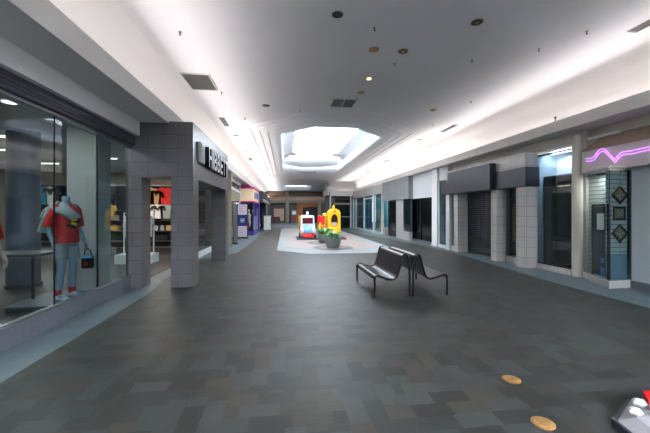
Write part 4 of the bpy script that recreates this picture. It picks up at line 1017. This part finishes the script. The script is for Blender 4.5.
# ------------------------------------------------------------------ bench
bn = thing('double_bench', (2.45, 6.87, 0), 'black steel double bench with two back to back seats on the carpet', 'bench')
by0, by1 = 6.12, 7.66
prof = catm([(1.72, 0, .335), (1.735, 0, .395), (1.80, 0, .405), (1.93, 0, .36), (2.06, 0, .335), (2.15, 0, .37), (2.205, 0, .5), (2.25, 0, .66), (2.28, 0, .78), (2.33, 0, .815), (2.385, 0, .79), (2.405, 0, .71)], 5)
def bench_side(mir):
    f = (lambda x: 4.92-x) if mir else (lambda x: x)
    P_ = [(f(p[0]), p[2]) for p in prof]
    mb = S(MB())
    # seat sheet with thickness
    t_ = .012; up = []; dn = []
    for i, p in enumerate(P_):
        a = P_[max(i-1, 0)]; b = P_[min(i+1, len(P_)-1)]; d = Vector((b[0]-a[0], b[1]-a[1])).normalized(); n = Vector((-d.y, d.x))*t_/2
        up.append((p[0]+n.x, p[1]+n.y)); dn.append((p[0]-n.x, p[1]-n.y))
    loop = up+dn[::-1]
    mb.loft([[(q[0], by0+.02, q[1]) for q in loop], [(q[0], by1-.02, q[1]) for q in loop]], True, True)
    mb.make('seat_shell', W['bench'], bn)
    for yy in (by0, by1):
        S(MB()).tube([(f(1.72), yy, .0)]+[(f(1.72), yy, .2)]+[(q[0], yy, q[1]) for q in P_]+[(f(2.425), yy, .4), (f(2.43), yy, 0)], .022, 10).make('side_frame', W['bench'], bn)
    S(MB()).tube([(f(2.06), by0, .32), (f(2.06), by1, .32)], .014, 8).make('crossbar', W['bench'], bn)
bench_side(False); bench_side(True)

# ------------------------------------------------------------------ planters
def leaf(mb, base, ang, L_, w, rise, droop):
    d = Vector((math.cos(ang), math.sin(ang), 0)); s_ = Vector((-d.y, d.x, 0)); pts = []
    n = 5; L1 = []; R1 = []; C1 = []
    for i in range(n+1):
        t = i/n
        p = Vector(base)+d*L_*t+Vector((0, 0, rise*math.sin(t*PI*.6)-droop*t*t))
        ww = w*math.sin(PI*min(t*.9+.08, 1))
        L1.append(tuple(p+s_*ww)); R1.append(tuple(p-s_*ww)); C1.append(tuple(p-Vector((0, 0, ww*.35))))
    mb.loft([[L1[i], C1[i], R1[i]] for i in range(n+1)], close=False)
def planter(x, y, lab, plab, seed, scale):
    t = thing('planter_pot', (x, y, .013), lab, 'planter', 'concrete planters in the tiled area')
    rings = [(.21, .013), (.25, .05), (.29, .2), (.31, .36), (.34, .37), (.34, .47), (.30, .47), (.29, .42)]
    S(MB()).lathe([(r*1.18, z*1.08) for r, z in rings], (x, y, 0), 28).make('pot', W['concrete'], t)
    S(MB()).lathe([(.33, .45), (.33, .462)], (x, y, 0), 20).make('soil', W['soil'], t)
    q = thing('leafy_plant', (x, y, .463), plab, 'plant', 'plants in the concrete planters')
    rr = random.Random(seed); mb = S(MB()); mb2 = S(MB())
    for k in range(95):
        a = rr.uniform(0, 2*PI); r = rr.uniform(0, .25)
        tgt = mb if rr.random() < (.75 if seed == 1 else .92) else mb2
        leaf(tgt, (x+r*math.cos(a), y+r*math.sin(a), .463), a+rr.uniform(-.6, .6), rr.uniform(.18, .42)*scale, rr.uniform(.03, .055), rr.uniform(.1, .38)*scale, rr.uniform(.02, .2))
    mb.make('foliage', W['leaf'], q); mb2.make('pale_leaves', W['leafp'], q)
planter(2.2, 14.85, 'round grey concrete planter, the nearer of the two', 'leafy green plant with pale leaves in the nearer planter', 1, 1)
planter(2.08, 17.3, 'round grey concrete planter, the farther of the two', 'bushy dark green plant in the farther planter', 2, 1.1)

# ------------------------------------------------------------------ kiddie rides
bs = thing('ride_platform', (2.1, 19.6, .008), 'flat dark grey base board carrying the coin rides', 'platform')
bx('board', W['darkbase'], bs, .7, 3.65, 19.1, 21.2, .008, .09, bevel=.01)
Zb = .09
cr = thing('vehicle_ride', (1.37, 19.9, Zb), 'white and red coin ride shaped like a little truck with light blue bonnet', 'kiddie ride')
cx = 1.37
S(MB()).extr([(cx-.46, .42), (cx-.46, .62), (cx-.40, 1.36), (cx-.34, 1.44), (cx+.34, 1.44), (cx+.40, 1.36), (cx+.46, .62), (cx+.46, .42)], 'y', 19.75, 20.9).make('cab', W['whitep'], cr, .03)
bx('bumper', W['redg'], cr, cx-.36, cx+.36, 19.3, 20.8, Zb+.02, .42, bevel=.04)
MB().box(cx-.32, cx+.32, 19.735, 19.76, .94, 1.3).make('windscreen', mat('dark_red_glass', (96, 8, 22), .15), cr, .02)
rings = []
for t_, w_, zt in [(19.28, .22, .6), (19.34, .29, .72), (19.5, .33, .82), (19.76, .35, .92)]:
    rings.append([(cx+w_*math.cos(PI*k/10), t_, .42+(zt-.42)*math.sin(PI*k/10)) for k in range(11)])
S(MB()).loft(rings, True, True).make('bonnet', W['bluep'], cr)
for s in (-1, 1):
    S(MB()).ell((cx+s*.36, 19.55, .5), .12, .26, .22).make('mudguard', W['whitep'], cr); S(MB()).ell((cx+s*.33, 19.31, .55), .055, .04, .055, 12, 8).make('headlamp', W['paper'], cr)
    mb = S(MB()).tube([(cx+s*.44, 19.6, .22), (cx+s*.5, 19.6, .22)], .13, 16); mb.tube([(cx+s*.44, 20.6, .22), (cx+s*.5, 20.6, .22)], .13, 16); mb.make('wheel', W['black'], cr)
    bx('side_stripe', W['pinkp'], cr, cx+s*.46, cx+s*.475, 19.8, 20.85, .6, .8)
bx('roof_sign', W['darkbase'], cr, cx-.22, cx+.22, 19.78, 19.84, 1.33, 1.41)
S(MB()).lathe([(.05, 1.44), (.07, 1.5), (.07, 1.56), (.085, 1.62), (.03, 1.68)], (cx, 20.0, 0), 16).make('beacon', W['paper'], cr)
bx('yellow_side', W['yellow'], cr, cx-.52, cx-.47, 20.2, 21.0, .5, 1.42, bevel=.02)
# red upright ride
rr_ = thing('cartoon_ride', (2.22, 19.8, Zb), 'red and orange upright coin ride between the truck and yellow rides', 'kiddie ride')
S(MB()).extr([(1.99, .85), (1.97, 1.25), (2.0, 1.42), (2.08, 1.46), (2.16, 1.40), (2.24, 1.38), (2.32, 1.46), (2.4, 1.44), (2.43, 1.25), (2.42, .85)], 'y', 19.7, 20.0).make('backrest', W['redg'], rr_, .03)
bx('seat', W['orange'], rr_, 1.98, 2.42, 19.45, 19.95, .62, .86, bevel=.05); bx('pedestal', W['redg'], rr_, 2.05, 2.35, 19.55, 19.95, Zb, .63, bevel=.03)
S(MB()).ell((2.1, 19.5, .9), .07, .05, .1, 12, 8).make('ornament', W['yellow'], rr_); bx('yellow_stripe', W['yellow'], rr_, 2.0, 2.1, 19.42, 19.45, .64, .84)
bx('coin_box', W['whitep'], rr_, 1.92, 2.0, 19.6, 19.8, Zb, .5, bevel=.01)
# yellow carriage ride
yr = thing('carriage_ride', (3, 20, Zb), 'yellow arched carriage coin ride with oval window and pointed finial', 'kiddie ride')
def arch(x0, x1, z0, z1, n=12):
    r = (x1-x0)/2; c_ = (x0+x1)/2
    return [(x0, z0)]+[(c_-r*math.cos(PI*k/n), z1-r*.8+r*.8*math.sin(PI*k/n)) for k in range(n+1)]+[(x1, z0)]
ox0, ox1 = 2.62, 3.36
O = arch(ox0, ox1, .3, 1.86); cxx, czz = 2.99, 1.15
# front wall with an oval hole
hole = [(cxx+.2*math.cos(2*PI*k/24), czz+.36*math.sin(2*PI*k/24)) for k in range(24)]
def holed(outer_, hole_, y0, y1, name, m, parent, bev=0):
    lv = [[Vector((p[0], p[1], 0)) for p in outer_], [Vector((p[0], p[1], 0)) for p in hole_]]
    tris = tessellate_polygon(lv); fl_ = [p for l in (outer_, hole_) for p in l]; n = len(fl_); no = len(outer_); nh = len(hole_)
    mb = MB(); vs = [(p[0], y0, p[1]) for p in fl_]+[(p[0], y1, p[1]) for p in fl_]
    fs = [tuple(t) for t in tris]+[tuple(n+i for i in t) for t in tris]
    fs += [(i, (i+1) % no, n+(i+1) % no, n+i) for i in range(no)]+[(no+i, no+(i+1) % nh, n+no+(i+1) % nh, n+no+i) for i in range(nh)]
    mb._add(vs, fs); return mb.make(name, m, parent)
holed(O, hole, 19.55, 19.63, 'front_panel', W['yellow'], yr); MB().extr(O, 'y', 20.3, 20.38).make('rear_panel', W['brownbeam'], yr)
sh_ = arch(ox0+.0, ox1-.0, .3, 1.86); ih = arch(ox0+.05, ox1-.05, .3, 1.81)
MB().loft([[(p[0], 19.63, p[1]) for p in sh_], [(p[0], 20.3, p[1]) for p in sh_], [(p[0], 20.3, p[1]) for p in ih], [(p[0], 19.63, p[1]) for p in ih], [(p[0], 19.63, p[1]) for p in sh_]], close=False).make('roof', W['yellow'], yr)
rim = [(cxx+.22*math.cos(2*PI*k/24), 19.545, czz+.38*math.sin(2*PI*k/24)) for k in range(25)]
S(MB()).tube(rim, .022, 8).make('window_rim', W['orange'], yr)
bx('body', W['yellow'], yr, ox0-.02, ox1+.02, 19.5, 20.4, .12, .72, bevel=.04); bx('plinth', W['redg'], yr, ox0+.05, ox1-.05, 19.55, 20.35, Zb, .13)
S(MB()).lathe([(.07, 1.84), (.05, 1.9), (.09, 1.95), (.05, 2.01), (.015, 2.1)], (cxx, 19.95, 0), 16).make('finial', W['yellow'], yr)
S(MB()).ell((cxx, 19.54, 1.7), .1, .03, .07, 14, 8).make('crest', W['orange'], yr); bx('seat', W['whitep'], yr, 2.8, 3.2, 19.8, 20.25, .72, 1.0, bevel=.03)
t = thing('yellow_post_ride', (2.5, 20.8, Zb), 'short yellow rounded coin post left of the yellow carriage', 'coin post')
S(MB()).lathe([(.16, Zb), (.17, .3), (.15, 1.0), (.16, 1.4), (.12, 1.52), (.03, 1.58)], (2.52, 20.7, 0), 20).make('body', W['yellow'], t)
S(MB()).lathe([(.175, 1.28), (.175, 1.34)], (2.52, 20.7, 0), 20).make('band', W['orange'], t)

# ------------------------------------------------------------------ thing cut off at lower right corner
t = thing('toy_ride', (2.7, 2.25, 0), 'pale grey ride with red trim cut off by the lower right picture corner', 'kiddie ride')
S(MB()).loft([[(2.66+.9*q*.0+dx*1.0, 1.5+dy, z) for dx, dy in [(0, .1), (.12, .62), (.5, .82), (1.1, .85), (1.2, .1)]] for q, z in ((0, .0), (0, .06))], True, True).make('base', W['darkbase'], t)
MB().loft([[(2.68, 1.6, .06), (2.78, 2.08, .06), (3.15, 2.3, .06), (3.75, 2.3, .06), (3.8, 1.6, .06)], [(2.74, 1.62, .13), (2.85, 2.0, .14), (3.16, 2.18, .15), (3.7, 2.18, .15), (3.72, 1.62, .15)], [(2.95, 1.66, .19), (2.98, 1.9, .2), (3.2, 2.02, .21), (3.6, 2.02, .21), (3.62, 1.66, .21)]], True, True).make('shell', mat('pale_grey_plastic', (168, 164, 168), .5), t, .012)
MB().prism([(3.06, 2.08), (3.2, 2.14), (3.7, 2.14), (3.7, 2.2), (3.16, 2.2)], .14, .2).make('red_band', W['redg'], t)
for (x, y, z, a) in [(2.87, 2.02, .165, .4), (3.0, 2.1, .175, 1.0), (2.95, 1.92, .18, .2), (3.02, 1.97, .21, .8)]:
    bm_ = S(MB()); bm_.smooth = False; bm_.ell((x, y, z), .05, .045, .03, 6, 4); bm_.make('white_knob', W['white'], t)

for ch in t.children: ch.location = (-.28, .1, 0)
# ------------------------------------------------------------------ world, camera
wd = bpy.data.worlds.new('world'); sc.world = wd; wd.use_nodes = True
bg = wd.node_tree.nodes['Background']; bg.inputs[0].default_value = (.86, .93, 1, 1); bg.inputs[1].default_value = 2.0
cam = bpy.data.cameras.new('camera'); co = bpy.data.objects.new('camera', cam); COL.objects.link(co)
co.location = (0, 0, 1.65); co.rotation_euler = (PI/2, 0, -math.atan(40/325)); cam.sensor_width = 36; cam.lens = 18.0
cam.shift_y = -4.5/650; cam.clip_end = 200; cam.clip_start = .05
sc.camera = co
sc.view_settings.view_transform = 'Standard'; sc.view_settings.look = 'None'; sc.view_settings.gamma = 1; sc.view_settings.use_curve_mapping = False
sc.view_settings.exposure = .1
